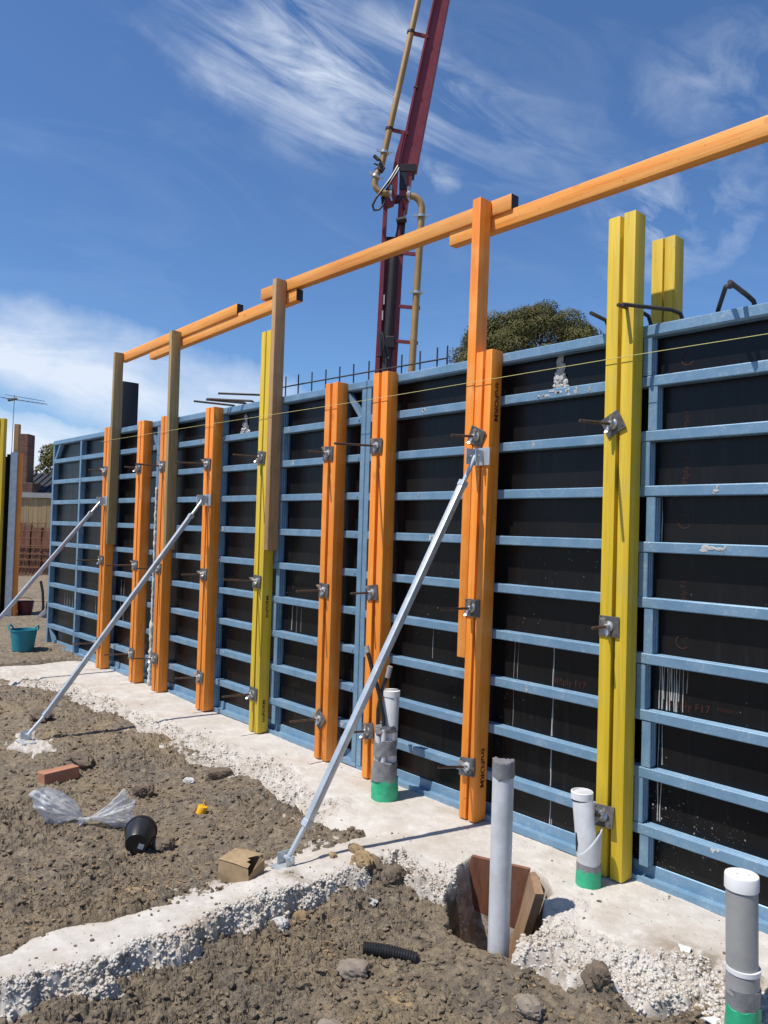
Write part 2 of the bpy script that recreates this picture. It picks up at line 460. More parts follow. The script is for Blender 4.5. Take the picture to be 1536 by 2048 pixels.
class MB:
    def __init__(s):
        s.v, s.f = [], []

    def add(s, v, f):
        n = len(s.v)
        s.v += [tuple(p) for p in v]
        s.f += [tuple(i + n for i in q) for q in f]
        return s

    def box(s, x0, x1, y0, y1, z0, z1):
        return s.add([(x0, y0, z0), (x1, y0, z0), (x1, y1, z0), (x0, y1, z0), (x0, y0, z1), (x1, y0, z1), (x1, y1, z1), (x0, y1, z1)],
                     [(0, 3, 2, 1), (4, 5, 6, 7), (0, 1, 5, 4), (1, 2, 6, 5), (2, 3, 7, 6), (3, 0, 4, 7)])

    def hull(s, a, b):
        """solid between two matching rings of points"""
        n = len(a)
        f = [tuple(range(n - 1, -1, -1)), tuple(range(n, 2 * n))]
        f += [(i, (i + 1) % n, n + (i + 1) % n, n + i) for i in range(n)]
        return s.add(list(a) + list(b), f)

    def prism(s, poly, axis, a, b):
        def P(u, v, t):
            return (t, u, v) if axis == 0 else ((u, t, v) if axis == 1 else (u, v, t))
        return s.hull([P(u, v, a) for u, v in poly], [P(u, v, b) for u, v in poly])

    def bar(s, p, q, wx, wy, up=(0, 0, 1)):
        """rectangular bar from p to q"""
        p, q = Vector(p), Vector(q)
        d = (q - p).normalized()
        a = d.cross(Vector(up))
        if a.length < 1e-4:
            a = Vector((1, 0, 0))
        a.normalize()
        c = a.cross(d)
        k = [(-1, -1), (1, -1), (1, 1), (-1, 1)]
        return s.hull([p + a * (i * wx / 2) + c * (j * wy / 2) for i, j in k], [q + a * (i * wx / 2) + c * (j * wy / 2) for i, j in k])

    def tube(s, path, r, seg=8, cap=True):
        path = [Vector(p) for p in path]
        n = len(path)
        rr = r if hasattr(r, '__len__') else [r] * n
        rings = []
        d0 = (path[1] - path[0]).normalized()
        a = d0.orthogonal().normalized()
        for i, p in enumerate(path):
            d = (path[min(i + 1, n - 1)] - path[max(i - 1, 0)]).normalized()
            a = (a - d * a.dot(d)).normalized()
            c = d.cross(a)
            rings.append([p + (a * math.cos(2 * math.pi * k / seg) + c * math.sin(2 * math.pi * k / seg)) * rr[i] for k in range(seg)])
        v = [q for g in rings for q in g]
        f = []
        for i in range(n - 1):
            for k in range(seg):
                f.append((i * seg + k, i * seg + (k + 1) % seg, (i + 1) * seg + (k + 1) % seg, (i + 1) * seg + k))
        if cap:
            f.append(tuple(range(seg - 1, -1, -1)))
            f.append(tuple((n - 1) * seg + k for k in range(seg)))
        return s.add(v, f)

    def lathe(s, prof, seg=32, c=(0, 0, 0), cap=True):
        n = len(prof)
        v = [(c[0] + r * math.cos(2 * math.pi * k / seg), c[1] + r * math.sin(2 * math.pi * k / seg), c[2] + z) for r, z in prof for k in range(seg)]
        f = []
        for i in range(n - 1):
            for k in range(seg):
                f.append((i * seg + k, i * seg + (k + 1) % seg, (i + 1) * seg + (k + 1) % seg, (i + 1) * seg + k))
        if prof[0][0] > 1e-5:
            f.append(tuple(range(seg - 1, -1, -1)))
        if cap and prof[-1][0] > 1e-5:
            f.append(tuple((n - 1) * seg + k for k in range(seg)))
        return s.add(v, f)

    def mesh(s, name, m, off=(0, 0, 0), smooth=False, bevel=0, fix=True):
        me = bpy.data.meshes.new(name)
        me.from_pydata([(a - off[0], b_ - off[1], c - off[2]) for a, b_, c in s.v], [], s.f)
        bm = bmesh.new()
        bm.from_mesh(me)
        if fix:
            bmesh.ops.recalc_face_normals(bm, faces=bm.faces)
        if bevel:
            es = [e for e in bm.edges if len(e.link_faces) == 2 and e.calc_face_angle(0) > 0.6]
            bmesh.ops.bevel(bm, geom=es, offset=bevel, segments=2, profile=0.5, affect='EDGES', clamp_overlap=True)
        bm.to_mesh(me)
        bm.free()
        me.materials.append(MATS[m])
        if smooth:
            me.polygons.foreach_set('use_smooth', [True] * len(me.polygons))
            if smooth != 2:
                me.set_sharp_from_angle(angle=R(28))
        return me

    def build(s, name, m, parent=None, off=None, smooth=False, bevel=0, fix=True):
        if off is None:
            off = tuple(parent.location) if parent else (0, 0, 0)
        me = s.mesh(name, m, off, smooth, bevel, fix)
        return link(name, me, parent)


# ------------------------------------------------------------------ numpy noise for the ground
def _h(ix, iy, seed):
    h = (ix.astype(np.int64) * 374761393 + iy.astype(np.int64) * 668265263 + seed * 974634777) & 0xffffffff
    h = ((h ^ (h >> 13)) * 1274126177) & 0xffffffff
    h = ((h ^ (h >> 16)) * 2246822519) & 0xffffffff
    return ((h ^ (h >> 15)) & 0xffffff) / float(0x1000000)


def vnoise(x, y, seed=0):
    ix, iy = np.floor(x), np.floor(y)
    fx, fy = x - ix, y - iy
    ux, uy = fx * fx * fx * (fx * (fx * 6 - 15) + 10), fy * fy * fy * (fy * (fy * 6 - 15) + 10)
    a, b_, c, d = _h(ix, iy, seed), _h(ix + 1, iy, seed), _h(ix, iy + 1, seed), _h(ix + 1, iy + 1, seed)
    return (a + (b_ - a) * ux + (c - a) * uy + (a - b_ - c + d) * ux * uy) * 2 - 1


def fbm(x, y, oct=4, seed=0, gain=0.5):
    s, a = 0, 1.0
    for i in range(oct):
        s = s + a * vnoise(x * 2 ** i + 17.3 * i, y * 2 ** i - 9.1 * i, seed + i)
        a *= gain
    return s


def lumps(x, y, seed=0, keep=1.0):
    """rounded lumps of uneven size, 0..1"""
    ix, iy = np.floor(x), np.floor(y)
    best = np.zeros_like(x)
    for dx in (-1, 0, 1):
        for dy in (-1, 0, 1):
            cx, cy = ix + dx, iy + dy
            px, py = cx + _h(cx, cy, seed), cy + _h(cx, cy, seed + 5)
            rr = 0.35 + 0.55 * _h(cx, cy, seed + 9)
            k = (_h(cx, cy, seed + 13) < keep) * rr
            d2 = ((x - px) ** 2 + (y - py) ** 2) / (rr * rr)
            best = np.maximum(best, k * np.sqrt(np.clip(1 - d2, 0, 1)))
    return best


def facets(x, y, seed=0):
    """broken clods: every cell a tilted plane with a crease round it"""
    ix, iy = np.floor(x), np.floor(y)
    d1 = np.full_like(x, 9.0)
    d2 = np.full_like(x, 9.0)
    hh = np.zeros_like(x)
    for dx in (-1, 0, 1):
        for dy in (-1, 0, 1):
            cx, cy = ix + dx, iy + dy
            px, py = cx + _h(cx, cy, seed), cy + _h(cx, cy, seed + 5)
            ex, ey = x - px, y - py
            d = np.sqrt(ex * ex + ey * ey)
            h = _h(cx, cy, seed + 9) ** 1.6 + 0.9 * (ex * (_h(cx, cy, seed + 11) - 0.5) + ey * (_h(cx, cy, seed + 13) - 0.5))
            new = d < d1
            d2 = np.where(new, d1, np.minimum(d2, d))
            hh = np.where(new, h, hh)
            d1 = np.where(new, d, d1)
    return hh * np.clip((d2 - d1) * 4.0, 0, 1) ** 0.7


def sstep(t):
    t = np.clip(t, 0, 1)
    return t * t * (3 - 2 * t)


def slab(x):
    return np.clip(-0.0085 * (x + 1.5), -0.004, 0.066)


YB_X = [-14, -9.2, -8.1, -7.87, -7.43, -6.7, -5.55, -4.68, -4.27, -3.94, -3.5, -3.3]
YB_Y = [-1.3, -1.25, -1.1, -0.97, -0.87, -0.88, -0.79, -0.70, -0.72, -0.84, -0.80, -0.76]
YL_X = [-2.95, -2.7, -2.45, -2.0, -1.8, -1.6, -1.5, -1.35, -1.2, 3]
YL_Y = [-0.66, -0.78, -0.74, -0.72, -0.80, -0.82, -0.72, -0.58, -0.62, -0.7]


PIT_XY = [(-2.61, -0.478), (-2.34, -0.345), (-2.26, -0.375), (-2.09, -0.515), (-1.98, -0.70), (-2.03, -0.85), (-2.36, -0.86), (-2.50, -0.72)]


def regions(x, y):
    wob = 0.05 * fbm(x * 3.1, y * 3.1, 4, 3)
    up = np.minimum(np.interp(x, YB_X, YB_Y) - y, -3.31 - x + 0.02 * np.sin(y * 3)) + wob
    lo = np.minimum(x + 2.885 + 0.03 * np.sin(y * 4), np.interp(x, YL_X, YL_Y) - y) + wob * 0.9
    far = np.minimum(-9.05 - x + 0.1 * (y + 0.5), 9.0) + wob
    pit = np.full_like(x, 9.0)
    for i in range(len(PIT_XY)):
        (ax_, ay_), (bx_, by_) = PIT_XY[i], PIT_XY[(i + 1) % len(PIT_XY)]
        ln_ = math.hypot(bx_ - ax_, by_ - ay_)
        pit = np.minimum(pit, ((x - ax_) * (by_ - ay_) - (y - ay_) * (bx_ - ax_)) / ln_ + (wob * 0.8 if i > 2 else 0.05))
    return up, lo, far, pit


def concrete_h(x, y):
    up, lo, far, pit = regions(x, y)
    z = slab(x) + 0.004 * fbm(x * 1.7, y * 1.7, 3, 21) + 0.0012 * fbm(x * 14, y * 14, 3, 22)
    # rough spill: how far outside the trowelled band, towards a bed of soil
    ru = 1.25 * sstep((up + 0.42) / 0.22) * (x < -3.45) * sstep((-3.42 - x) / 0.25)
    ru = np.maximum(ru, sstep((up + 0.07) / 0.06))
    rl = sstep((lo + 0.34 + 0.6 * (up * 0 + 0.08 * fbm(x * 6, y * 6, 3, 161))) / 0.20) * sstep((x + 2.75) / 0.3)
    rl = np.maximum(rl, sstep((lo + 0.05) / 0.05))
    rough = np.maximum(ru, rl)
    drop = 0.055 * sstep((up + 0.36) / 0.40) + 0.22 * sstep((up - 0.0) / 0.14)
    rag = 0.035 * fbm(x * 11, y * 11, 3, 55)
    drop = np.maximum(drop, sstep((lo + 0.30) / 0.34) * 0.045 * sstep((x + 2.7) / 0.2) + 0.30 * sstep((lo - 0.005 + rag) / 0.17))
    drop = np.maximum(drop, 0.4 * sstep((far + 0.05) / 0.5))
    drop = drop + 0.60 * sstep((pit + 0.01) / 0.05)
    xs, ys = x + drop * 1.3 + 0.01 * fbm(x * 30, y * 30, 2, 56), y + drop * 0.9 + 0.01 * fbm(x * 30, y * 30, 2, 57)
    L = lumps(xs * 27, ys * 27, 31) * 0.027 + lumps(xs * 52, ys * 52, 41) * 0.017 + lumps(xs * 85, ys * 85, 45) * 0.008 + 0.016 * fbm(xs * 9, ys * 9, 4, 51) + 0.008 * facets(xs * 17, ys * 17, 58)
    fine = lumps(x * 70, y * 70, 61, 0.5) * 0.0025 * sstep(0.5 + fbm(x * 2, y * 2, 3, 62))
    z = z + rough * (L - 0.026) + (1 - rough) * fine
    z = z - drop
    # small pad of spilt concrete under the second prop
    pad = 1 - np.sqrt(((x + 5.88) / 0.34) ** 2 + ((y + 1.47) / 0.15) ** 2) + 0.6 * fbm(x * 6, y * 6, 4, 71)
    z = np.where(pad > 0, np.maximum(z, -0.030 + 0.030 * sstep(pad * 2.5) + 0.8 * L), z)
    return z, rough


def soil_h(x, y):
    up, lo, far, pit = regions(x, y)
    base = np.where(x < -3.1, slab(x) - 0.072, -0.105)
    base = np.where(far > -0.3, 0.05 - 0.05 * sstep((-0.05 - far) / 0.2), base)
    big = 0.022 * fbm(x * 1.9, y * 1.9, 3, 81)
    wx, wy = x + 0.02 * fbm(x * 12, y * 12, 3, 83), y + 0.02 * fbm(x * 12, y * 12, 3, 84)
    cl = facets(wx * 6, wy * 6, 91) * 0.022 * (_h(np.floor(wx * 2), np.floor(wy * 2), 3) > 0.4) + facets(wx * 14, wy * 14, 101) * 0.013 + facets(wx * 32, wy * 32, 111) * 0.012 + facets(x * 64, y * 64, 116) * 0.010
    cl = cl + 0.012 * fbm(x * 22, y * 22, 5, 121, 0.6)
    calm = 0.28 + 0.85 * sstep(0.5 + 1.2 * fbm(x * 1.5, y * 1.5, 4, 131))
    calm = np.where(x < -10.0, 0.25, calm)
    z = base + big + cl * calm + 0.03 * sstep((0.25 - up) / 0.25) * (x < -3.1)
    z = z - 0.25 * sstep((-0.10 - np.maximum(np.maximum(up, lo), far)) / 0.12)
    z = z + 0.035 * np.exp(-np.abs(x + 2.80) / 0.22) * sstep((-0.95 - y) / 0.2) * (x > -3.1)
    # heap in the corner of the front bed, and the bank along the far bed
    z = z + 0.14 * np.exp(-((x + 2.86) / 0.20) ** 2 - ((y + 0.90) / 0.20) ** 2) * (0.8 + 0.5 * fbm(x * 8, y * 8, 3, 141))
    z = z + 0.05 * np.exp(-((y + 1.15) / 0.3) ** 2) * sstep((x + 8.2) / 0.6) * sstep((-4.6 - x) / 0.8)
    z = z + 0.10 * np.exp(-((x + 1.62) / 0.10) ** 2 - ((y + 0.82) / 0.08) ** 2)
    z = z + 0.035 * np.exp(-((x + 2.05) / 0.35) ** 2 - ((y + 1.02) / 0.14) ** 2)
    z = z - 0.55 * sstep(pit / 0.07)
    return z


def grid_mesh(name, X, Y, Z, keep, m, attr=None, smooth=True):
    nr, nc = X.shape
    idx = np.arange(nr * nc).reshape(nr, nc)
    q = np.stack([idx[:-1, :-1], idx[1:, :-1], idx[1:, 1:], idx[:-1, 1:]], -1).reshape(-1, 4)
    kf = (keep[:-1, :-1] | keep[1:, :-1] | keep[1:, 1:] | keep[:-1, 1:]).reshape(-1)
    q = q[kf]
    used = np.zeros(nr * nc, bool)
    used[q.ravel()] = True
    new = np.cumsum(used) - 1
    q = new[q]
    V = np.stack([X, Y, Z], -1).reshape(-1, 3)[used]
    me = bpy.data.meshes.new(name)
    me.vertices.add(len(V))
    me.vertices.foreach_set('co', V.astype(np.float32).ravel())
    me.loops.add(q.size)
    me.loops.foreach_set('vertex_index', q.astype(np.int32).ravel())
    me.polygons.add(len(q))
    me.polygons.foreach_set('loop_start', np.arange(0, q.size, 4, dtype=np.int32))
    me.polygons.foreach_set('use_smooth', np.full(len(q), smooth, bool))
    if attr is not None:
        a = me.attributes.new('dirt', 'FLOAT', 'POINT')
        a.data.foreach_set('value', attr.reshape(-1)[used].astype(np.float32))
    me.update()
    me.validate()
    me.materials.append(MATS[m])
    return link(name, me)


# fan-shaped grid, finer near the place the picture is taken from
th = np.concatenate([np.arange(R(54), R(105), R(0.6)), np.arange(R(105), R(171), R(0.1)), np.arange(R(171), R(196), R(0.5))])
rr_ = [0.9]
while rr_[-1] < 60:
    r_ = rr_[-1]
    rr_.append(r_ + max(0.0042, 0.0014 * r_ ** 1.5))
rr_ = np.array(rr_)
TH, RR = np.meshgrid(th, rr_)
GX, GY = RR * np.cos(TH), -3.44 + RR * np.sin(TH)
front = GY < 0.9
CZ, ROUGH = concrete_h(GX, GY)
SZ = soil_h(GX, GY)
ok = (GX > -9.8) & (GY < 0.5) & (GX < 3.5)
keepc = ok & (CZ > SZ - 0.02)
dirt = np.clip(0.15 + 0.35 * ROUGH, 0, 1)
up_, lo_, far_, pit_ = regions(GX, GY)
dirt = np.clip(0.10 + 0.22 * ROUGH + 0.75 * np.exp(-np.abs(lo_) / 0.03) + 0.55 * np.exp(-np.abs(up_) / 0.03) + 0.9 * np.exp(-((GX + 1.42) / 0.22) ** 2 - ((GY + 0.42) / 0.10) ** 2) + 0.8 * np.exp(-((GX + 3.02) / 0.10) ** 2 - ((GY + 1.27) / 0.05) ** 2) + 1.5 * sstep((pit_ + 0.01) / 0.03), 0, 1)
conc = grid_mesh('concrete_footing', GX, GY, CZ, keepc, 'concrete', dirt)
tag(conc, 'pale rough concrete footing strips', kind='structure')
keeps = (SZ > np.where(ok, CZ, -9) - 0.02) & ((GY < 0.5) | (GX < -9.5))
soil = grid_mesh('soil', GX, GY, SZ, keeps, 'soil', None, False)
tag(soil, 'loose brown clay soil between the footings', kind='structure')
gm = MB()
gm.lathe([(0.0, -0.75), (40.0, -0.75), (52.0, -0.12), (400.0, -0.2), (3000.0, -0.2)], 96, cap=False)
gr = gm.build('ground', 'soil', fix=False)
tag(gr, 'bare ground stretching to the horizon', kind='structure')


def hz(x, y):
    X, Y = np.array([float(x)]), np.array([float(y)])
    return float(max(concrete_h(X, Y)[0][0] if -9.8 < x < 3.5 else -9, soil_h(X, Y)[0]))


def hzmin(x, y, r=0.04):
    return min(hz(x + a * r, y + b_ * r) for a, b_ in ((0, 0), (1, 0), (-1, 0), (0, 1), (0, -1)))


# loose crumbs, too many to count: soil clods and concrete crumbs
def ico(sub):
    bm = bmesh.new()
    bmesh.ops.create_icosphere(bm, subdivisions=sub, radius=1)
    v = np.array([p.co[:] for p in bm.verts])
    f = np.array([[q.index for q in t.verts] for t in bm.faces])
    bm.free()
    return v, f


def scatter(name, pts, size, m, label, sub=1, squash=0.75, smooth=False, jitter=0.75):
    bv, bf = ico(sub)
    n = len(pts)
    k = len(bv)
    jit = 1 + (rs.rand(n, k, 1) - 0.5) * jitter
    sc = size[:, None, None] * (0.75 + 0.5 * rs.rand(n, 1, 3))
    sc[:, :, 2] *= squash
    v = bv[None] * jit * sc
    a = rs.rand(n) * 6.283
    c, s = np.cos(a)[:, None], np.sin(a)[:, None]
    x = v[:, :, 0] * c - v[:, :, 1] * s
    y = v[:, :, 0] * s + v[:, :, 1] * c
    V = np.stack([x + pts[:, 0:1], y + pts[:, 1:2], v[:, :, 2] + pts[:, 2:3]], -1).reshape(-1, 3)
    Fc = (bf[None] + (np.arange(n) * k)[:, None, None]).reshape(-1, 3)
    me = bpy.data.meshes.new(name)
    me.vertices.add(len(V))
    me.vertices.foreach_set('co', V.astype(np.float32).ravel())
    me.loops.add(Fc.size)
    me.loops.foreach_set('vertex_index', Fc.astype(np.int32).ravel())
    me.polygons.add(len(Fc))
    me.polygons.foreach_set('loop_start', np.arange(0, Fc.size, 3, dtype=np.int32))
    me.polygons.foreach_set('use_smooth', np.full(len(Fc), smooth, bool))
    me.update()
    me.materials.append(MATS[m])
    return tag(link(name, me), label, kind='stuff')


def rand_fan(n, r0, r1):
    a = rs.uniform(R(93), R(175), n)
    r = np.exp(rs.uniform(np.log(r0), np.log(r1), n))
    return r * np.cos(a), -3.44 + r * np.sin(a)


def crumb_field(n, r0, r1, smin, smax, power):
    x, y = rand_fan(n, r0, r1)
    cz, ro = concrete_h(x, y)
    sz = soil_h(x, y)
    s = smin + (smax - smin) * rs.rand(n) ** power
    return x, y, cz, ro, sz, s


x, y, cz, ro, sz, s = crumb_field(75000, 1.2, 9.5, 0.0025, 0.017, 4.5)
k = (sz > cz + 0.004) & (y < -0.5)
scatter('soil_clods', np.stack([x, y, sz + s * 0.3], -1)[k], s[k], 'soil', 'loose crumbs and clods of brown soil')
zones = [(-2.15, -0.95, -0.95, -0.38, 13000), (-2.98, -2.45, -0.85, -0.42, 5000), (-2.98, -2.70, -2.75, -0.95, 20000), (-8.2, -3.3, -1.1, -0.35, 16000)]
x = np.concatenate([rs.uniform(a, b_, n) for a, b_, c, d, n in zones])
y = np.concatenate([rs.uniform(c, d, n) for a, b_, c, d, n in zones])
cz, ro = concrete_h(x, y)
sz = soil_h(x, y)
s = 0.0025 + 0.0080 * rs.rand(len(x)) ** 2.2
k = (cz > sz - 0.008) & (ro * (0.8 + 0.4 * fbm(x * 5, y * 5, 3, 151)) > rs.uniform(0.1, 0.9, len(x))) & (x > -9)
scatter('concrete_crumbs', np.stack([x, y, cz - s * 0.25], -1)[k], s[k], 'concrete', 'pale crumbs of rough spilt concrete', smooth=True, jitter=0.95)
x, y, cz, ro, sz, s = crumb_field(38000, 1.2, 9.0, 0.0022, 0.010, 3)
k = (sz > cz + 0.004) & (y < -0.5) & (fbm(x * 2.2, y * 2.2, 3, 171) > -0.25)
scatter('soil_grit', np.stack([x, y, sz + s * 0.35], -1)[k], s[k], 'clay_clod', 'paler tan grit lying on the soil')
x, y, cz, ro, sz, s = crumb_field(60000, 1.8, 8.0, 0.002, 0.009, 3)
u_, l_, f_, p_ = regions(x, y)
k = (cz > sz + 0.002) & (y < -0.02) & (x > -9) & (p_ < 0) & (rs.rand(len(x)) < 0.03 + 0.55 * np.exp(-np.minimum(np.abs(u_), np.abs(l_)) / 0.05))
scatter('dirt_specks', np.stack([x, y, cz + s * 0.3], -1)[k], s[k], 'soil', 'specks of soil fallen on the concrete')

# ------------------------------------------------------------------ print on timber and ply
def print_text(name, body, size, M, m, parent, stretch=1.0, bold=0.0):
    cu = bpy.data.curves.new(name, 'FONT')
    cu.body = body
    cu.size = size
    cu.align_x = 'CENTER'
    cu.align_y = 'CENTER'
    cu.offset = bold
    cu.resolution_u = 3
    t = bpy.data.objects.new(name, cu)
    COL.objects.link(t)
    dg = bpy.context.evaluated_depsgraph_get()
    me = bpy.data.meshes.new_from_object(t.evaluated_get(dg))
    bpy.data.objects.remove(t)
    me.transform(M @ Matrix.Diagonal((stretch, 1, 1, 1)))
    me.materials.clear()
    me.materials.append(MATS[m])
    me.name = name
    return link(name, me, parent)


def frame(o, xa, ya):
    """matrix with its origin at o, text running along xa, letters standing along ya"""
    xa, ya = Vector(xa), Vector(ya)
    za = xa.cross(ya)
    return Matrix(((xa.x, ya.x, za.x, o[0]), (xa.y, ya.y, za.y, o[1]), (xa.z, ya.z, za.z, o[2]), (0, 0, 0, 1)))


# ------------------------------------------------------------------ formwork panels
D = 0.066
RIB = [(0.000, 0.004), (0.004, 0.000), (0.062, 0.000), (D, 0.004), (D, 0.046), (0.060, 0.050), (0.054, 0.050), (0.051, 0.046), (0.047, 0.046), (0.044, 0.050), (0.036, 0.050), (0.033, 0.046), (0.029, 0.046), (0.026, 0.050), (0.018, 0.050), (0.015, 0.047), (0.011, 0.047), (0.008, 0.0515), (0.003, 0.0515), (0.0, 0.047)]
STUD = [(0.0, 0.003), (0.003, 0.0), (0.044, 0.0), (0.047, 0.003), (0.047, 0.014), (0.043, 0.017), (0.043, 0.023), (0.047, 0.026), (0.047, 0.033), (0.043, 0.036), (0.043, 0.042), (0.047, 0.045), (0.047, 0.052), (0.043, 0.055), (0.043, D), (0.0, D)]
TOPR = [(-0.004, 0.010), (0.004, 0.0), (0.056, 0.0), (D, 0.006), (D, 0.054), (0.056, 0.062), (0.010, 0.062), (-0.002, 0.054)]
BOTR = [(0.0, 0.002), (0.003, 0.0), (D, 0.0), (D, 0.082), (0.060, 0.086), (0.056, 0.082), (0.050, 0.030), (0.012, 0.026), (0.006, 0.036), (0.0, 0.034)]


def ribz(bot, i):
    return bot + (2.70 - bot) * (i + 1) / 10.0 - 0.008


def make_panel(x0, x1, bot, studs, label, braces=(), group=None):
    """studs: list of (x, kind); kind 'front' = flush post, 'tabs' = post whose tabs step left and right between ribs"""
    t = thing('formwork_panel', ((x0 + x1) / 2, 0, bot), label, 'formwork', group)
    MB().box(x0 + 0.002, x1 - 0.002, D + 0.001, D + 0.018, bot + 0.004, 2.694).build('plywood_sheet', 'form_ply', t)
    MB().prism(TOPR, 0, x0, x1).v
    m = MB()
    m.prism([(a, b_ + 2.638) for a, b_ in TOPR], 0, x0 + 0.001, x1 - 0.001)
    m.build('top_rail', 'blue_steel', t)
    MB().prism([(a, b_ + bot) for a, b_ in BOTR], 0, x0 + 0.001, x1 - 0.001).build('bottom_rail', 'blue_steel', t)
    fr = sorted(x for x, k in studs if k == 'front')
    # ribs run between the flush posts
    cuts = [x0 + 0.001] + [c for x in fr for c in (x - 0.001, x + 0.048)] + [x1 - 0.001]
    spans = [(cuts[i], cuts[i + 1]) for i in range(0, len(cuts), 2) if cuts[i + 1] - cuts[i] > 0.06]
    for i in range(9):
        z = ribz(bot, i)
        for a, b_ in spans:
            dz = rnd.uniform(-0.003, 0.003)
            rb = MB().prism([(u, v + z - 0.025 + dz) for u, v in RIB], 0, a, b_).build('rib', 'blue_steel', t)
            for e in (a, b_):
                if any(abs(e - (x + 0.0)) < 0.06 for x, k in studs):
                    bx = e + (0.022 if e == a else -0.022)
                    MB().tube([(bx, 0.001, z), (bx, -0.005, z)], 0.008, 6).build('bolt', 'blue_steel', rb, off=tuple(t.location))
    for x, k in studs:
        m = MB()
        if k == 'front':
            m.prism([(x + u, v - 0.002) for u, v in STUD], 2, bot + 0.037, 2.636)
        else:
            for i in range(10):
                za = bot + 0.09 if i == 0 else ribz(bot, i - 1) + 0.028
                zb = 2.637 if i == 9 else ribz(bot, i) - 0.027
                o = 0.034 if i % 2 == 0 else 0.0
                m.prism([(x + o + u, v + 0.003) for u, v in STUD], 2, za, zb)
        m.build('stud', 'blue_steel', t)
    for bx, side, top in braces:
        m = MB()
        za = 2.635 if top else bot + 0.088
        zb = 2.45 if top else bot + 0.275
        m.hull([(bx + side * 0.155, 0.004, za), (bx + side * 0.195, 0.004, za), (bx + side * 0.195, 0.05, za), (bx + side * 0.155, 0.05, za)][::int(side)],
               [(bx, 0.004, zb), (bx + side * 0.035, 0.004, zb), (bx + side * 0.035, 0.05, zb), (bx, 0.05, zb)][::int(side)])
        m.build('corner_brace', 'blue_steel', t)
    return t


FG = 'blue framed formwork panels of the long wall'
P1 = make_panel(-10.33, -7.255, 0.056, [(-10.33, 'front'), (-9.39, 'front'), (-8.40, 'tabs'), (-7.303, 'front')],
                'farthest blue steel formwork panel, at the left end of the wall beside the teal tub', [(-10.283, 1, True), (-10.283, 1, False), (-7.304, -1, True), (-7.304, -1, False)], FG)
P2 = make_panel(-7.25, -5.155, 0.040, [(-7.248, 'front'), (-6.06, 'front')],
                'blue steel formwork panel behind the yellow post with the tall brown timber', [(-7.20, 1, True)], FG)
P3 = make_panel(-5.15, -4.065, 0.028, [(-5.145, 'tabs'), (-4.113, 'front')],
                'narrow blue steel formwork panel between the middle yellow post and the corner-braced joint', [(-4.114, -1, True), (-4.114, -1, False)], FG)
P4 = make_panel(-4.06, -2.005, 0.012, [(-4.06, 'front'), (-2.80, 'hid')][:1],
                'blue steel formwork panel behind the nearest prop, with a big concrete splash near its top', [(-4.012, 1, True), (-4.012, 1, False)], FG)
P5 = make_panel(-2.0, 1.15, 0.0, [(-1.975, 'tabs'), (-0.45, 'front'), (1.10, 'front')],
                'nearest blue steel formwork panel, at the right edge beside the tall yellow post', [], FG)
# the same ply on the far side of the pour, holding the back posts
bt_ = thing('back_formwork', (-5.0, 0.3, 0.0), 'far side formwork sheet hidden behind the long blue framed wall', 'formwork')
MB().box(-10.3, 1.1, 0.285, 0.303, 0.0, 2.60).build('plywood_sheet', 'form_ply', bt_)
MB().box(-10.3, 1.1, 0.305, 0.356, 2.50, 2.56).build('top_rail', 'blue_steel', bt_)
MB().box(-10.3, 1.1, 0.305, 0.356, 0.0, 0.06).build('bottom_rail', 'blue_steel', bt_)

# dried concrete on the panels
def splash(parent, x, z0, z1, wid, seed):
    r_ = random.Random(seed)
    m = MB()
    for i in range(46):
        t_ = r_.random() ** 1.6
        zz_ = z0 + (z1 - z0) * t_
        ww = wid * (0.28 + 0.72 * (1 - t_) ** 2.2)
        c = Vector((x + r_.uniform(-1, 1) * ww, D - 0.001 - r_.random() * 0.006, zz_))
        s_ = r_.uniform(0.008, 0.022)
        pts = []
        for k in range(7):
            a_ = k / 7 * 6.283
            q = s_ * r_.uniform(0.6, 1.2)
            pts.append((c.x + q * math.cos(a_), c.y, c.z + q * 1.2 * math.sin(a_)))
        m.hull(pts, [(c.x + (p[0] - c.x) * 0.5, c.y - 0.006 - r_.random() * 0.008, c.z + (p[2] - c.z) * 0.5) for p in pts])
    tag(m.build('concrete_splash', 'splash', parent, smooth=True), kind='stuff')


def drips(parent, lst):
    m = MB()
    for x, za, zb, wd_ in lst:
        n = max(3, int(abs(za - zb) / 0.05))
        pa, ra = [], []
        xx = x
        for i in range(n + 1):
            xx += rnd.uniform(-0.0025, 0.0025)
            pa.append((xx, D + 0.0005, za + (zb - za) * i / n))
            ra.append(wd_ * rnd.uniform(0.5, 1.2) * (0.6 + 0.7 * i / n))
        m.tube(pa, ra, 5)
    tag(m.build('concrete_drip', 'splash', parent, smooth=True), kind='stuff')


splash(P4, -2.50, 2.462, 2.65, 0.055, 4)
splash(P2, -5.74, 2.458, 2.62, 0.075, 5)
drips(P4, [(-2.503, 1.06, 0.835, 0.004), (-2.497, 0.79, 0.57, 0.004), (-2.505, 0.52, 0.30, 0.0045), (-2.50, 0.26, 0.07, 0.004), (-2.494, 0.13, 0.07, 0.003), (-2.77, 1.06, 0.84, 0.0015), (-2.74, 1.06, 0.84, 0.0012), (-2.77, 0.79, 0.57, 0.0012), (-3.42, 1.06, 0.86, 0.0022)])
for gx in range(9):
    pass
drips(P5, [(-1.886 + k * 0.0125, 1.055, 0.835 + 0.05 * (k % 3 == 2), 0.0022 + 0.0012 * (k % 2)) for k in range(9)] + [(-1.765, 1.055, 0.84, 0.002), (-1.745, 1.055, 0.93, 0.0014), (-1.885, 0.78, 0.30, 0.0022), (-1.868, 0.78, 0.57, 0.0018), (-1.868, 0.51, 0.30, 0.0026), (-1.89, 1.86, 1.64, 0.0018)])
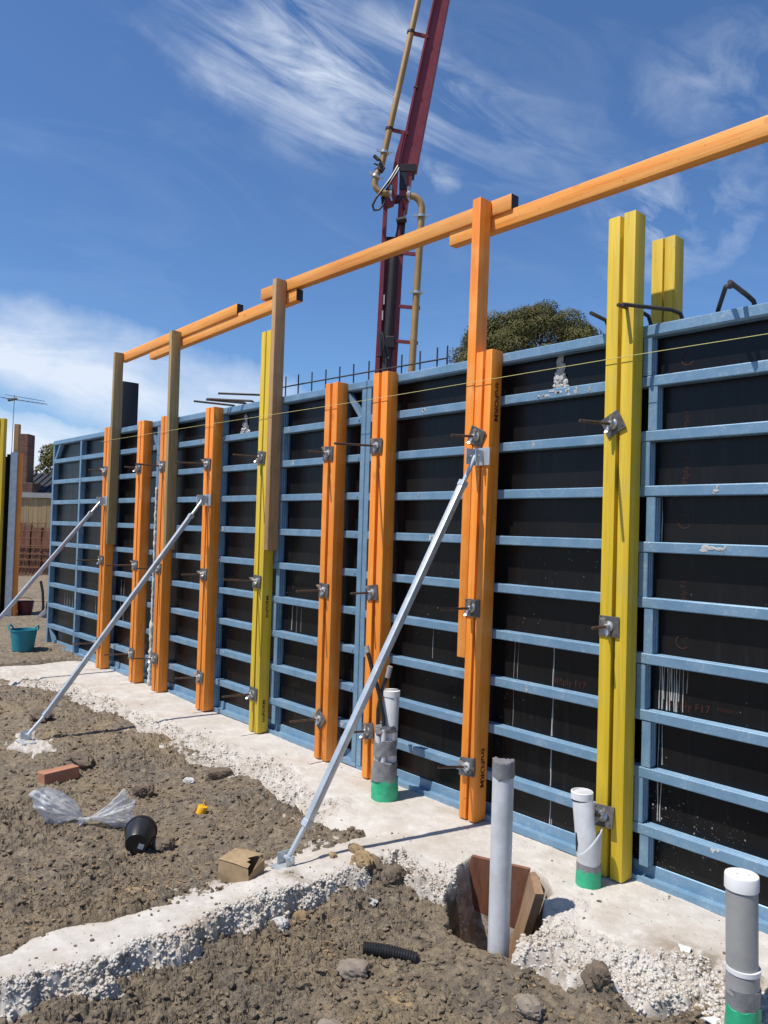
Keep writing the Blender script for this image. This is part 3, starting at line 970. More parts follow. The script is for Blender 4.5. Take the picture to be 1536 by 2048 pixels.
drips(P2, [(-5.45, 1.06, 0.60, 0.003), (-5.44, 0.52, 0.33, 0.005), (-5.47, 0.26, 0.10, 0.003)])
drips(P3, [(-4.96, 1.06, 0.86, 0.003), (-4.90, 1.06, 0.84, 0.002), (-4.84, 1.06, 0.86, 0.002)])
drips(P1, [(-9.9 + 0.09 * k, 0.80, 0.60, 0.003) for k in range(6)] + [(-8.9, 0.8, 0.6, 0.003), (-8.2, 1.05, 0.62, 0.003), (-8.12, 1.05, 0.6, 0.003)])
def smears(parent, lst, seed):
    r_ = random.Random(seed)
    m = MB()
    for x, z, ww in lst:
        for q in range(4):
            cx_, cz_ = x + r_.uniform(-1, 1) * ww, z + r_.uniform(-0.012, 0.016)
            pts = []
            for k in range(9):
                a_ = k / 9 * 6.283
                rr = r_.uniform(0.5, 1.2)
                pts.append((cx_ + ww * 0.5 * rr * math.cos(a_), -0.0002, min(z + 0.020, max(z - 0.021, cz_ + 0.011 * rr * math.sin(a_)))))
            m.hull(pts, [(cx_ + (p[0] - cx_) * 0.7, -0.0025, cz_ + (p[2] - cz_) * 0.7) for p in pts])
    tag(m.build('concrete_splash', 'splash', parent), kind='stuff')


def smear_spots(x0, x1, bot, n, seed):
    r_ = random.Random(seed)
    return [(r_.uniform(x0, x1), ribz(bot, r_.randrange(9)), r_.choice([0.006, 0.009, 0.015, 0.028])) for _ in range(n)]


smears(P4, [(-2.58, ribz(0.012, 8), 0.02), (-2.50, ribz(0.012, 8), 0.05), (-2.42, ribz(0.012, 8), 0.02), (-2.36, ribz(0.012, 8), 0.015), (-2.62, ribz(0.012, 7), 0.012)] + smear_spots(-3.7, -2.2, 0.012, 9, 31), 32)
smears(P5, [(-1.62, ribz(0.0, 5), 0.05), (-1.60, ribz(0.0, 6), 0.016)] + smear_spots(-1.9, 0.9, 0.0, 16, 33), 34)
smears(P3, smear_spots(-5.0, -4.2, 0.028, 6, 35), 36)
smears(P2, smear_spots(-7.1, -5.3, 0.040, 10, 37), 38)
smears(P1, smear_spots(-10.1, -7.5, 0.056, 12, 39), 40)
# faint maker's print on the ply
yy = D - 0.0006
for z, s_ in ((1.99, 0.045), (1.40, 0.04), (2.24, 0.03)):
    print_text('ply_print', '4Mply F17', s_, frame((-1.775, yy, z), (0, 0, 1), (-1, 0, 0)), 'ink_red', P5, 1.0).location = -Vector(P5.location)
print_text('ply_print', '4Mply F17', 0.05, frame((-1.74, yy, 0.872), (1, 0, 0), (0, 0, 1)), 'ink_red', P5).location = -Vector(P5.location)
print_text('ply_print', 'BONDPLY', 0.022, frame((-1.555, yy, 0.885), (1, 0, 0), (0, 0, 1)), 'ink_red', P5).location = -Vector(P5.location)
print_text('ply_print', '4Mply F17', 0.05, frame((-2.40, yy, 0.872), (1, 0, 0), (0, 0, 1)), 'ink_red', P4).location = -Vector(P4.location)
for z in (1.17, 1.74, 2.52):
    m = MB()
    c0 = Vector((-1.775, yy - 0.0004, z))
    for rad, wd_ in ((0.028, 0.006),):
        for k in range(18):
            a0, a1 = 0.6 + k / 18 * 5.1, 0.6 + (k + 1) / 18 * 5.1
            m.hull([(c0.x + r2 * math.cos(a_), c0.y, c0.z + r2 * math.sin(a_)) for r2, a_ in ((rad, a0), (rad + wd_, a0), (rad + wd_, a1), (rad, a1))],
                   [(c0.x + r2 * math.cos(a_), c0.y + 0.0003, c0.z + r2 * math.sin(a_)) for r2, a_ in ((rad, a0), (rad + wd_, a0), (rad + wd_, a1), (rad, a1))])
    m.build('ply_print', 'ink_red', P5)

# ------------------------------------------------------------------ post pairs
YF = -0.095
def timber(name, m, parent, xl, wl, z0, z1, y0=YF, y1=-0.001, lean=0.0, bev=0.004, leany=0.0):
    b_ = MB()
    k = [(0, y0), (wl, y0), (wl, y1), (0, y1)]
    b_.hull([(xl + u, v, z0) for u, v in k], [(xl + lean + u, v + leany, z1) for u, v in k])
    return b_.build(name, m, parent, bevel=bev, smooth=True)


def post_pair(xl, ztop, m, label, w1=0.062, gap=0.022, w2=0.062, zt2=None, lean=0.0, y0=YF, y1=-0.001, group='timber post pairs bolted to the wall'):
    zb = float(slab(np.array([xl]))[0]) + 0.008
    t = thing('post_pair', (xl + w1 + gap / 2, (y0 + y1) / 2, zb), label, 'post', group)
    timber('timber', m, t, xl, w1, zb, ztop, y0, y1, lean)
    timber('timber', m, t, xl + w1 + gap, w2, zb, zt2 or ztop, y0, y1, lean)
    return t


OZ = 'orange_timber_z'
PP = {}
PP['yN'] = post_pair(-2.122, 3.245, 'yellow_timber', 'tall yellow post pair nearest the camera, beside the torn white pipe', 0.066, 0.020, 0.064, 3.25)
PP['oN'] = post_pair(-3.019, 2.705, OZ, 'orange post pair with the tall orange timber fixed to it and the nearest prop', 0.052, 0.018, 0.050, 2.71, 0.042)
PP['o725'] = post_pair(-3.888, 2.705, OZ, 'orange post pair just behind the taped pipe bundle', 0.056, 0.028, 0.060)
PP['o640'] = post_pair(-4.414, 2.700, OZ, 'orange post pair just left of the corner-braced panel joint', 0.056, 0.028, 0.060)
PP['y500'] = post_pair(-5.283, 3.225, 'yellow_timber', 'yellow post pair in the middle of the wall, behind a tall brown timber', 0.056, 0.018, 0.060)
PP['o400'] = post_pair(-6.158, 2.700, OZ, 'orange post pair holding the head of the middle prop')
PP['o310'] = post_pair(-7.040, 2.705, OZ, 'orange post pair just right of the foam-filled panel joint')
PP['o270'] = post_pair(-7.565, 2.705, OZ, 'orange post pair without a tall timber, just left of the foam-filled joint')
PP['o205'] = post_pair(-8.432, 2.710, OZ, 'leftmost orange post pair of the wall, holding the farthest prop')
post_pair(-2.140, 3.265, 'yellow_timber', 'short-looking yellow post pair rising behind the wall, near the right', 0.064, 0.010, 0.060, y0=0.36, y1=0.455)
bp = thing('post_pair', (-9.1, 0.41, 0.05), 'black sided post rising behind the far end of the wall', 'post', 'timber post pairs bolted to the wall')
timber('timber', 'yellow_timber', bp, -9.15, 0.055, 0.05, 3.375, 0.36, 0.52)
timber('timber', 'roof_dark', bp, -9.092, 0.03, 0.05, 3.38, 0.362, 0.56, bev=0.002)

for (p_, z, x) in ((PP['oN'], 2.41, None), (PP['oN'], 0.32, None)):
    o = print_text('timber_print', 'truFORM', 0.046, frame((-2.8977 + 0.042 * (z - 0.02) / 2.69, -0.043, z), (-0.01561, 0, -0.99988), (0, 1, 0)), 'ink_black', p_, 1.25, 0.0012)
    o.location = -Vector(p_.location)
for z in (1.03, 0.21):
    o = print_text('timber_print', 'truFORM', 0.034, frame((-5.1478, -0.045, z), (0, 0, 1), (0, -1, 0)), 'ink_black', PP['y500'], 1.3, 0.0008)
    o.location = -Vector(PP['y500'].location)

# tall single timbers that carry the top beams
def tall(name, m, xl, wl, z0, z1, label, lean=0.0, y0=YF - 0.0035, y1=-0.003):
    t = thing(name, (xl + wl / 2, (y0 + y1) / 2, z0), label, 'timber', 'tall timbers carrying the top beams')
    timber('timber_body', m, t, xl, wl, z0, z1, y0, y1, lean, 0.003)
    return t


tall('tall_timber', 'treated_pine', -8.282, 0.050, 1.42, 3.52, 'greenish treated pine timber at the left end of the top beams', 0.03)
tall('tall_timber', 'treated_pine', -6.890, 0.052, 1.42, 3.525, 'brown-green pine timber second from the left under the top beams', -0.03)
tall('tall_timber', 'brown_pine', -5.143, 0.053, 1.478, 3.625, 'tall brown pine timber screwed to the middle yellow post', 0.0)
tall('tall_timber', OZ, -3.064, 0.062, 0.935, 3.62, 'tall orange timber carrying the top beams above the nearest prop', 0.030)

# top beams
def beam(x0, x1, za, zb, label, y0, hgt=0.093):
    t = thing('top_beam', ((x0 + x1) / 2, y0, za), label, 'beam', 'orange beams lapped along the top')
    m = MB()
    m.hull([(x0, y0, za), (x0, y0 + 0.065, za), (x0, y0 + 0.065, za + hgt), (x0, y0, za + hgt)], [(x1, y0, zb), (x1, y0 + 0.065, zb), (x1, y0 + 0.065, zb + hgt), (x1, y0, zb + hgt)])
    m.build('beam_body', 'orange_timber_x', t, bevel=0.004, smooth=True)
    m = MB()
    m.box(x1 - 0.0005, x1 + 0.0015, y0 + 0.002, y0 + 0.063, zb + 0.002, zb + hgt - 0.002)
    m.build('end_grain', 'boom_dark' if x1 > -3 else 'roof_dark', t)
    return t


beam(-8.30, -5.845, 3.437, 3.503, 'orange top beam at the far left end, resting on the leftmost brown timbers', 0.0)
beam(-7.59, -4.972, 3.366, 3.447, 'orange beam lapped under two others between the second and third brown timbers', 0.013)
beam(-5.47, -2.825, 3.545, 3.533, 'orange beam rising in front of the pump boom', 0.0)
beam(-3.325, 1.05, 3.449, 3.440, 'nearest orange top beam running out at the upper right', 0.013)

# ------------------------------------------------------------------ tie rods
def rod_mesh(L):
    pr = []
    n = int((L + 0.06) / 0.009)
    for i in range(n + 1):
        yv = -0.06 + i * 0.009
        pr += [(0.0066, yv), (0.0080, yv + 0.0035), (0.0080, yv + 0.005), (0.0066, yv + 0.0085)]
    m = MB().lathe(pr, 8)
    m.v = [(x_, -z_, y_) for x_, y_, z_ in m.v]
    return m.mesh('rod', 'rod_steel', smooth=True)


RODS = {}
m = MB()
hole = MB()
m.box(-0.055, 0.055, -0.008, 0.0, -0.05, 0.05)
PLATE = m.mesh('washer_plate', 'plate_steel', bevel=0.0012)
m = MB()
for a_, c_ in ((-0.043, -0.037), (0.043, -0.037), (0.043, 0.037), (-0.043, 0.037))[1:4:2]:
    m.tube([(a_, -0.0075, c_), (a_, -0.0088, c_)], 0.0042, 8)
HOLE = m.mesh('bolt_hole', 'black_plastic')
m = MB()
m.lathe([(0.0, 0.008), (0.027, 0.008), (0.027, 0.013), (0.015, 0.018), (0.0135, 0.036), (0.011, 0.040), (0.0085, 0.040)], 14)
m.v = [(x_, -z_, y_) for x_, y_, z_ in m.v]
for sg in (1, -1):
    m.hull([(sg * 0.009, -0.016, -0.007), (sg * 0.009, -0.034, -0.007), (sg * 0.009, -0.034, 0.007), (sg * 0.009, -0.016, 0.007)][::sg],
           [(sg * 0.034, -0.026, -0.009), (sg * 0.037, -0.043, -0.009), (sg * 0.037, -0.043, 0.009), (sg * 0.034, -0.026, 0.009)][::sg])
    m.hull([(sg * 0.034, -0.026, -0.009), (sg * 0.037, -0.043, -0.009), (sg * 0.037, -0.043, 0.009), (sg * 0.034, -0.026, 0.009)][::sg],
           [(sg * 0.044, -0.034, -0.006), (sg * 0.046, -0.052, -0.006), (sg * 0.046, -0.052, 0.006), (sg * 0.044, -0.034, 0.006)][::sg])
NUT = m.mesh('wing_nut', 'cast_steel', smooth=True)

TIES = {'yN': [(2.211, 0.28, -27, 3), (1.221, 0.14, 0, 0), (0.303, 0.09, -4, -16)],
        'oN': [(2.214, 0.21, 25, 4), (1.228, 0.25, 0, 0), (0.323, 0.26, -6, -10)],
        'o725': [(2.215, 0.36, 2, 3), (1.246, 0.18, -8, 0), (0.341, 0.17, -14, -5)],
        'o640': [(2.194, 0.17, 2, 0), (1.221, 0.23, 2, 0), (0.314, 0.26, 38, -4)],
        'y500': [(2.211, 0.26, 6, 0), (1.224, 0.30, 3, -4), (0.338, 0.28, 3, -2)],
        'o400': [(2.199, 0.31, 4, 2), (1.229, 0.21, 2, 0), (0.332, 0.23, 6, -3)],
        'o310': [(2.218, 0.27, 2, 0), (1.233, 0.22, 2, 0), (0.365, 0.23, 3, -6)],
        'o270': [(2.222, 0.15, 2, 0), (1.236, 0.30, 3, 0), (0.342, 0.28, 5, -2)],
        'o205': [(2.226, 0.18, 3, 0), (1.245, 0.27, 3, 0), (0.339, 0.29, 2, -2)]}
TX = {'yN': -2.066, 'oN': -2.953, 'o725': -3.828, 'o640': -4.352, 'y500': -5.222, 'o400': -6.085, 'o310': -6.968, 'o270': -7.495, 'o205': -8.362}
WHO = {'yN': 'the nearest yellow post', 'oN': 'the orange post with the nearest prop', 'o725': 'the orange post behind the taped pipes', 'o640': 'the orange post left of the braced joint',
       'y500': 'the middle yellow post', 'o400': 'the orange post with the middle prop', 'o310': 'the orange post right of the foam joint', 'o270': 'the orange post left of the foam joint', 'o205': 'the leftmost orange post'}
HOWHIGH = ('top', 'middle', 'bottom')
for key, lst in TIES.items():
    for j, (z, L, rot, tilt) in enumerate(lst):
        t = thing('tie_rod', (TX[key], YF, z), '%s tie rod and plate on %s' % (HOWHIGH[j], WHO[key]), 'tie rod', 'tie rods through the post pairs')
        t.rotation_euler = (R(tilt), 0, R(rnd.uniform(-2, 2)))
        if L not in RODS:
            RODS[L] = rod_mesh(L)
        link('rod', RODS[L], t)
        p_ = link('washer_plate', PLATE, t, (0, -0.001 - abs(math.sin(R(tilt))) * 0.05, 0))
        p_.rotation_euler = (0, R(rot), 0)
        link('bolt_hole', HOLE, p_)
        n_ = link('wing_nut', NUT, t, (0, -0.001 - abs(math.sin(R(tilt))) * 0.05, 0))
        n_.rotation_euler = (0, R(rnd.choice([55, 70, 110, 125, 35])), 0)

# ------------------------------------------------------------------ props
def prop(base, top, label):
    base, top = Vector(base), Vector(top)
    t = thing('prop', base, label, 'prop', 'steel props bracing the wall')
    d = (top - base).normalized()
    L = (top - base).length
    a = base + d * 0.20
    b_ = top - d * 0.17
    side = d.cross(Vector((0, 1, 0))).normalized()
    MB().bar(a, b_, 0.037, 0.037, Vector((0, 1, 0))).build('tube', 'galv_steel', t, bevel=0.004, smooth=True)
    MB().tube([base + Vector((0, 0, 0.035)), a + d * 0.05], 0.013, 12).build('lower_rod', 'galv_steel', t, smooth=True)
    MB().tube([b_ - d * 0.05, top], 0.013, 12).build('upper_rod', 'galv_steel', t, smooth=True)
    MB().bar(a - d * 0.006, a + d * 0.03, 0.042, 0.042, Vector((0, 1, 0))).build('collar', 'galv_steel', t, bevel=0.003)
    MB().bar(b_ - d * 0.03, b_ + d * 0.006, 0.042, 0.042, Vector((0, 1, 0))).build('collar', 'galv_steel', t, bevel=0.003)
    f_ = MB()
    f_.box(base.x - 0.05, base.x + 0.12, base.y - 0.075, base.y + 0.03, base.z - 0.002, base.z + 0.004)
    f_.box(base.x - 0.036, base.x - 0.031, base.y - 0.04, base.y + 0.03, base.z + 0.004, base.z + 0.060)
    f_.box(base.x + 0.024, base.x + 0.029, base.y - 0.03, base.y + 0.02, base.z + 0.004, base.z + 0.048)
    f_.build('foot_plate', 'galv_steel', t)
    MB().tube([(base.x - 0.044, base.y, base.z + 0.034), (base.x + 0.040, base.y, base.z + 0.034)], 0.010, 8).build('pin', 'galv_steel', t, smooth=True)
    h_ = MB()
    yp = -0.1005
    h_.box(top.x - 0.04, top.x + 0.075, yp - 0.004, yp, top.z - 0.05, top.z + 0.05)
    h_.box(top.x - 0.040, top.x - 0.035, yp - 0.075, yp - 0.004, top.z - 0.045, top.z + 0.045)
    h_.box(top.x + 0.022, top.x + 0.027, yp - 0.065, yp - 0.004, top.z - 0.03, top.z + 0.035)
    h_.build('head_plate', 'galv_steel', t)
    MB().tube([(top.x - 0.045, top.y, top.z), (top.x + 0.036, top.y, top.z)], 0.009, 8).build('pin', 'galv_steel', t, smooth=True)
    return t


prop((-3.145, -1.195, hz(-3.145, -1.195) + 0.006), (-2.925, -0.140, 2.095), 'nearest galvanised prop, standing on the concrete beside the cardboard box')
prop((-6.06, -1.525, hz(-6.06, -1.525) + 0.004), (-6.075, -0.140, 1.880), 'middle galvanised prop footed on the small patch of concrete in the soil')
prop((-8.20, -1.70, hz(-8.2, -1.7) + 0.004), (-8.335, -0.140, 1.893), 'farthest galvanised prop, running out of the left edge of the picture')

# string line across the post fronts
t = thing('string_line', (-8.44, -0.108, 2.56), 'thin yellow string line stretched along the front of the posts', 'string')
MB().tube([(-8.50, -0.1, 2.560), (-6.2, -0.108, 2.548), (-4.0, -0.1075, 2.530), (-2.0, -0.108, 2.534), (-0.6, -0.108, 2.525), (1.1, -0.108, 2.52)], 0.0016, 5).build('string', 'string_yellow', t)
MB().tube([(-8.50, -0.06, 2.560), (-8.50, -0.12, 2.562)], 0.003, 6).build('nail', 'plate_steel', t)

# expanding foam squeezed from the panel joint
m = MB()
n = 90
m.tube([(-7.262 + rnd.uniform(-0.006, 0.006), -0.008 + rnd.uniform(-0.004, 0.004), 0.06 + i / n * (2.02 - 0.06)) for i in range(n + 1)], [rnd.uniform(0.010, 0.022) * (1.2 if i < 30 else 0.75) for i in range(n + 1)], 7)
o = m.build('foam_bead', 'foam', smooth=2)
tag(o, 'cream foam bead squeezed out of the left panel joint', 'foam')

# ------------------------------------------------------------------ reinforcing bars above the wall
RB = 'bent bars poking over the wall top'
t = thing('bar_mesh', (-4.4, 0.16, 2.6), 'rusty reinforcing mesh with upright bar ends above the middle of the wall', 'reinforcement')
for x, zt in ((-5.301, 2.91), (-5.116, 2.902), (-4.94, 2.899), (-4.757, 2.894), (-4.583, 2.892), (-4.412, 2.887), (-4.239, 2.884), (-4.067, 2.88), (-3.89, 2.878), (-3.713, 2.875), (-3.548, 2.873), (-3.463, 2.872)):
    dx = rnd.uniform(-0.01, 0.01)
    MB().tube([(x - dx, 0.165, 1.9), (x, 0.165 + rnd.uniform(-0.006, 0.006), zt)], 0.0055, 6).build('bar', 'rebar_steel', t, smooth=True)
MB().tube([(-5.36, 0.154, 2.823), (-4.4, 0.154, 2.806), (-3.455, 0.154, 2.787)], 0.0055, 6).build('cross_bar', 'rebar_steel', t, smooth=True)
MB().tube([(-5.36, 0.154, 2.1), (-3.455, 0.154, 2.1)], 0.0055, 6).build('cross_bar', 'rebar_steel', t, smooth=True)
def bent(pts, label, r_=0.010):
    t = thing('bent_bar', pts[0], label, 'rebar', RB)
    MB().tube(pts, r_, 8).build('bar', 'rebar_steel', t, smooth=True)
bent([(-6.02, 0.14, 2.4), (-6.02, 0.14, 2.72), (-6.03, 0.11, 2.737), (-6.26, -0.16, 2.765)], 'leftmost of the dark bars poking over the wall behind the middle prop')
bent([(-5.83, 0.14, 2.4), (-5.83, 0.14, 2.72), (-5.84, 0.11, 2.738), (-6.02, -0.17, 2.752)], 'second from left of the dark bars poking over the wall behind the middle prop')
bent([(-5.72, 0.14, 2.4), (-5.72, 0.14, 2.73), (-5.73, 0.11, 2.745), (-6.02, -0.16, 2.758)], 'third from left of the dark bars poking over the wall behind the middle prop')
bent([(-5.50, 0.14, 2.4), (-5.50, 0.14, 2.75), (-5.51, 0.11, 2.772), (-5.83, -0.16, 2.785)], 'topmost of the dark bars poking over the wall left of the middle yellow post')
bent([(-2.003, 0.12, 2.4), (-2.003, 0.12, 2.74), (-2.005, 0.10, 2.775), (-2.02, 0.06, 2.79), (-2.005, -0.18, 2.77)], 'lower of two dark bars reaching across the nearest yellow post')
bent([(-1.83, 0.12, 2.4), (-1.83, 0.12, 2.72), (-1.835, 0.10, 2.755), (-1.86, 0.06, 2.77), (-1.975, -0.19, 2.765)], 'upper of two dark bars reaching across the nearest yellow post')
bent([(-1.483, 0.12, 2.4), (-1.483, 0.12, 2.71), (-1.487, 0.10, 2.745), (-1.50, 0.07, 2.765), (-1.475, -0.17, 2.765)], 'right-hand bent bar above the top rail at the right edge', 0.011)
bent([(-1.655, 0.12, 2.4), (-1.655, 0.12, 2.69), (-1.65, 0.10, 2.735), (-1.56, -0.02, 2.80), (-1.47, -0.17, 2.745)], 'left-hand bent bar crossing another above the top rail at the right edge', 0.011)
bent([(-2.26, 0.14, 2.4), (-2.26, 0.14, 2.78), (-2.25, 0.10, 2.80), (-2.165, -0.165, 2.765)], 'short dark bar end left of the nearest yellow post')

# ------------------------------------------------------------------ pipes standing in the footing
def tilt_path(base, top, n=2):
    b_, t_ = Vector(base), Vector(top)
    return [b_ + (t_ - b_) * i / (n - 1) for i in range(n)]


def ring_pipe(base, top, r_, wall=0.004, seg=28):
    """open-topped pipe"""
    b_, t_ = Vector(base), Vector(top)
    d = (t_ - b_).normalized()
    return MB().tube([b_, t_ - d * 0.002, t_, t_, t_ - d * 0.05], [r_, r_, r_ - 0.001, r_ - wall, r_ - wall], seg)


def rough_band(c0, c1, r0, r1, seg=36, n=5, amp=0.002, seed=1, ragged=0.0):
    """band of tape or soft sleeve wrapped round a pipe"""
    r_ = random.Random(seed)
    c0, c1 = Vector(c0), Vector(c1)
    d = (c1 - c0).normalized()
    a = d.orthogonal().normalized()
    c = d.cross(a)
    v, f = [], []
    ph = [r_.uniform(0, 6) for _ in range(6)]
    for i in range(n + 1):
        t_ = i / n
        for k in range(seg):
            th_ = 2 * math.pi * k / seg
            q = r0 + (r1 - r0) * t_ + amp * math.sin(3 * th_ + ph[0] + 5 * t_) + amp * 0.7 * math.sin(7 * th_ + ph[1] - 9 * t_) + r_.uniform(-amp, amp) * 0.5
            lift = ragged * math.sin(2 * th_ + ph[2]) * 0.5 + ragged * r_.uniform(-0.4, 0.4) if i in (0, n) else 0
            v.append(c0 + (c1 - c0) * t_ + d * lift + (a * math.cos(th_) + c * math.sin(th_)) * q)
    for i in range(n):
        for k in range(seg):
            f.append((i * seg + k, i * seg + (k + 1) % seg, (i + 1) * seg + (k + 1) % seg, (i + 1) * seg + k))
    f += [tuple(range(seg - 1, -1, -1)), tuple(n * seg + k for k in range(seg))]
    return MB().add(v, f)


# tall white pipe in the boarded pit
bx, by = -2.135, -0.800
t = thing('waste_pipe', (bx, by, -0.35), 'tall white pipe with a taped grey cap standing in the boarded pit', 'pipe', 'pipes standing in the footing')
MB().tube([(bx, by, -0.35), (bx + 0.004, by, 0.672)], 0.0462, 32).build('pipe_body', 'pvc_white', t, smooth=True)
rough_band((bx + 0.004, by, 0.612), (bx + 0.004, by, 0.679), 0.0485, 0.0478, amp=0.0006, ragged=0.010, seed=3).build('taped_cap', 'duct_tape', t, smooth=True)

# grey pipe with a white cap at the right edge
bx, by = -1.170, -0.640
t = thing('waste_pipe', (bx, by, -0.12), 'thick grey pipe with a white push-on cap at the right edge', 'pipe', 'pipes standing in the footing')
tl = -0.012
MB().tube([(bx, by, -0.12), (bx + tl, by, 0.475)], 0.0530, 36).build('pipe_body', 'pvc_grey', t, smooth=True)
m = MB().lathe([(0.0535, 0.432), (0.0572, 0.432), (0.0572, 0.476), (0.0555, 0.480), (0.0, 0.4805)], 36, (bx + tl, by, 0))
cp_ = m.build('cap', 'cap_white', t, smooth=True)
for dx, dy in ((-0.012, -0.01), (0.02, 0.012)):
    MB().tube([(bx + tl + dx, by + dy, 0.4803), (bx + tl + dx, by + dy, 0.4812)], 0.0022, 8).build('pin_hole', 'black_plastic', cp_, off=tuple(t.location))
MB().lathe([(0.0535, 0.150), (0.0575, 0.150), (0.0575, 0.166), (0.0535, 0.166)], 36, (bx - 0.002, by, 0)).build('collar', 'cap_white', t, smooth=True)
MB().tube([(bx - 0.003, by, 0.075), (bx - 0.002, by, 0.151)], 0.0552, 36).build('socket', 'pvc_grey', t, smooth=True)
rough_band((bx, by, 0.030), (bx, by, 0.098), 0.0565, 0.0562, amp=0.0008, seed=5, ragged=0.006).build('tape', 'duct_tape', t, smooth=True)
rough_band((bx, by, -0.11), (bx, by, 0.036), 0.0590, 0.0575, amp=0.0012, seed=6, ragged=0.01).build('green_wrap', 'green_sleeve', t, smooth=True)

# torn white pipe beside the near yellow post
bx, by = -2.075, -0.215
t = thing('waste_pipe', (bx, by, -0.02), 'short torn white pipe in a green sleeve against the nearest yellow post', 'pipe', 'pipes standing in the footing')
tx, ty, tz = bx - 0.042, by - 0.006, 0.432
ring_pipe((bx - 0.004, by, 0.09), (tx, ty, tz), 0.0490, 0.005).build('inner_pipe', 'pvc_white', t, smooth=True)
MB().lathe([(0.0495, 0.0), (0.0525, 0.0), (0.0525, 0.032), (0.050, 0.034), (0.046, 0.034), (0.046, 0.0)], 32, (tx, ty, tz - 0.030)).build('rim', 'cap_white', t, smooth=True)
MB().tube([(tx + 0.002, ty, tz - 0.037), (tx + 0.0017, ty, tz - 0.033)], 0.0502, 32).build('dark_ring', 'black_plastic', t)
seg, v, f = 40, [], []
for i in range(9):
    for k in range(seg + 1):
        th_ = 2 * math.pi * k / seg
        cut = 0.150 + 0.125 * (0.5 + 0.5 * math.cos(th_ - R(25))) ** 1.5
        zz_ = 0.08 + (cut - 0.08) * i / 8
        flare = 0.0545 + 0.005 * (i / 8) ** 3 * (0.5 + 0.5 * math.cos(th_ - R(25)))
        v.append((bx + flare * math.cos(th_), by + flare * math.sin(th_), zz_))
for i in range(8):
    for k in range(seg):
        f.append((i * (seg + 1) + k, i * (seg + 1) + k + 1, (i + 1) * (seg + 1) + k + 1, (i + 1) * (seg + 1) + k))
sl = MB().add(v, f).build('torn_sleeve', 'pvc_white', t, smooth=2, fix=False)
so = sl.modifiers.new('thickness', 'SOLIDIFY')
so.thickness = 0.003
m = MB()
m.hull([(bx - 0.052, by - 0.040, 0.245), (bx - 0.040, by - 0.053, 0.25), (bx - 0.030, by - 0.052, 0.200), (bx - 0.040, by - 0.048, 0.16), (bx - 0.052, by - 0.036, 0.185)],
       [(bx - 0.050, by - 0.036, 0.245), (bx - 0.038, by - 0.049, 0.25), (bx - 0.028, by - 0.048, 0.200), (bx - 0.038, by - 0.044, 0.16), (bx - 0.050, by - 0.032, 0.185)])
m.build('dark_gap', 'black_plastic', t)  # black sheet: the dark of the gap beside the sleeve, put in as colour
rough_band((bx, by, 0.075), (bx, by, 0.112), 0.0575, 0.0568, amp=0.0006, seed=8, ragged=0.004).build('tape', 'duct_tape', t, smooth=True)
rough_band((bx, by, -0.02), (bx, by, 0.085), 0.0600, 0.0575, amp=0.0010, seed=9, ragged=0.004).build('green_wrap', 'green_sleeve', t, smooth=True)

# taped bundle: a white pipe with grey and black conduits
bx, by = -3.520, -0.215
t = thing('pipe_bundle', (bx, by, 0.0), 'white pipe and black conduits bundled with silver tape in a green sleeve', 'pipe', 'pipes standing in the footing')
ring_pipe((bx + 0.006, by + 0.01, 0.05), (bx + 0.016, by + 0.015, 0.675), 0.0490).build('white_pipe', 'pvc_white', t, smooth=True)
MB().lathe([(0.050, 0.0), (0.053, 0.0), (0.053, 0.035), (0.049, 0.036), (0.045, 0.036)], 28, (bx + 0.0155, by + 0.015, 0.640)).build('rim', 'cap_white', t, smooth=True)
gc = [((-0.046, -0.036), 0.455), ((0.030, -0.052), 0.450), ((-0.008, -0.058), 0.40)]
for (ux, uy), zt in gc:
    MB().tube([(bx + ux, by + uy, 0.10), (bx + ux, by + uy, zt)], 0.0165, 14).build('grey_conduit', 'pvc_white', t, smooth=True)
MB().tube([(bx + 0.030, by - 0.052, 0.44), (bx + 0.026, by - 0.056, 0.52), (bx - 0.004, by - 0.07, 0.66), (bx - 0.05, by - 0.09, 0.80), (bx - 0.095, by - 0.10, 0.92)], 0.0125, 10).build('black_conduit', 'black_plastic', t, smooth=True)
MB().tube([(bx - 0.046, by - 0.036, 0.44), (bx - 0.042, by - 0.040, 0.55), (bx - 0.024, by - 0.035, 0.66), (bx + 0.004, by - 0.02, 0.76), (bx + 0.012, by - 0.015, 0.80)], 0.0125, 10).build('black_conduit', 'black_plastic', t, smooth=True)
MB().tube([(bx + 0.008, by - 0.018, 0.755), (bx + 0.022, by - 0.010, 0.825)], 0.0165, 10).build('conduit_end', 'pvc_grey', t, smooth=True)
MB().tube([(bx - 0.088, by - 0.099, 0.90), (bx - 0.102, by - 0.101, 0.94)], 0.0155, 10).build('conduit_end', 'pvc_grey', t, smooth=True)
for za, zb, ra, rb_, sd_ in ((0.128, 0.245, 0.079, 0.074, 11), (0.285, 0.372, 0.073, 0.070, 12), (0.425, 0.462, 0.069, 0.067, 13)):
    rough_band((bx, by - 0.01, za), (bx, by - 0.01, zb), ra, rb_, amp=0.0022, seed=sd_, ragged=0.016, n=6).build('tape', 'duct_tape', t, smooth=True)
rough_band((bx, by - 0.005, -0.01), (bx, by - 0.005, 0.085), 0.085, 0.083, amp=0.0015, seed=15, ragged=0.004).build('green_wrap', 'green_sleeve', t, smooth=True)
rough_band((bx, by - 0.005, 0.075), (bx, by - 0.005, 0.145), 0.082, 0.079, amp=0.0015, seed=16, ragged=0.008).build('green_wrap', 'green_sleeve', t, smooth=True)

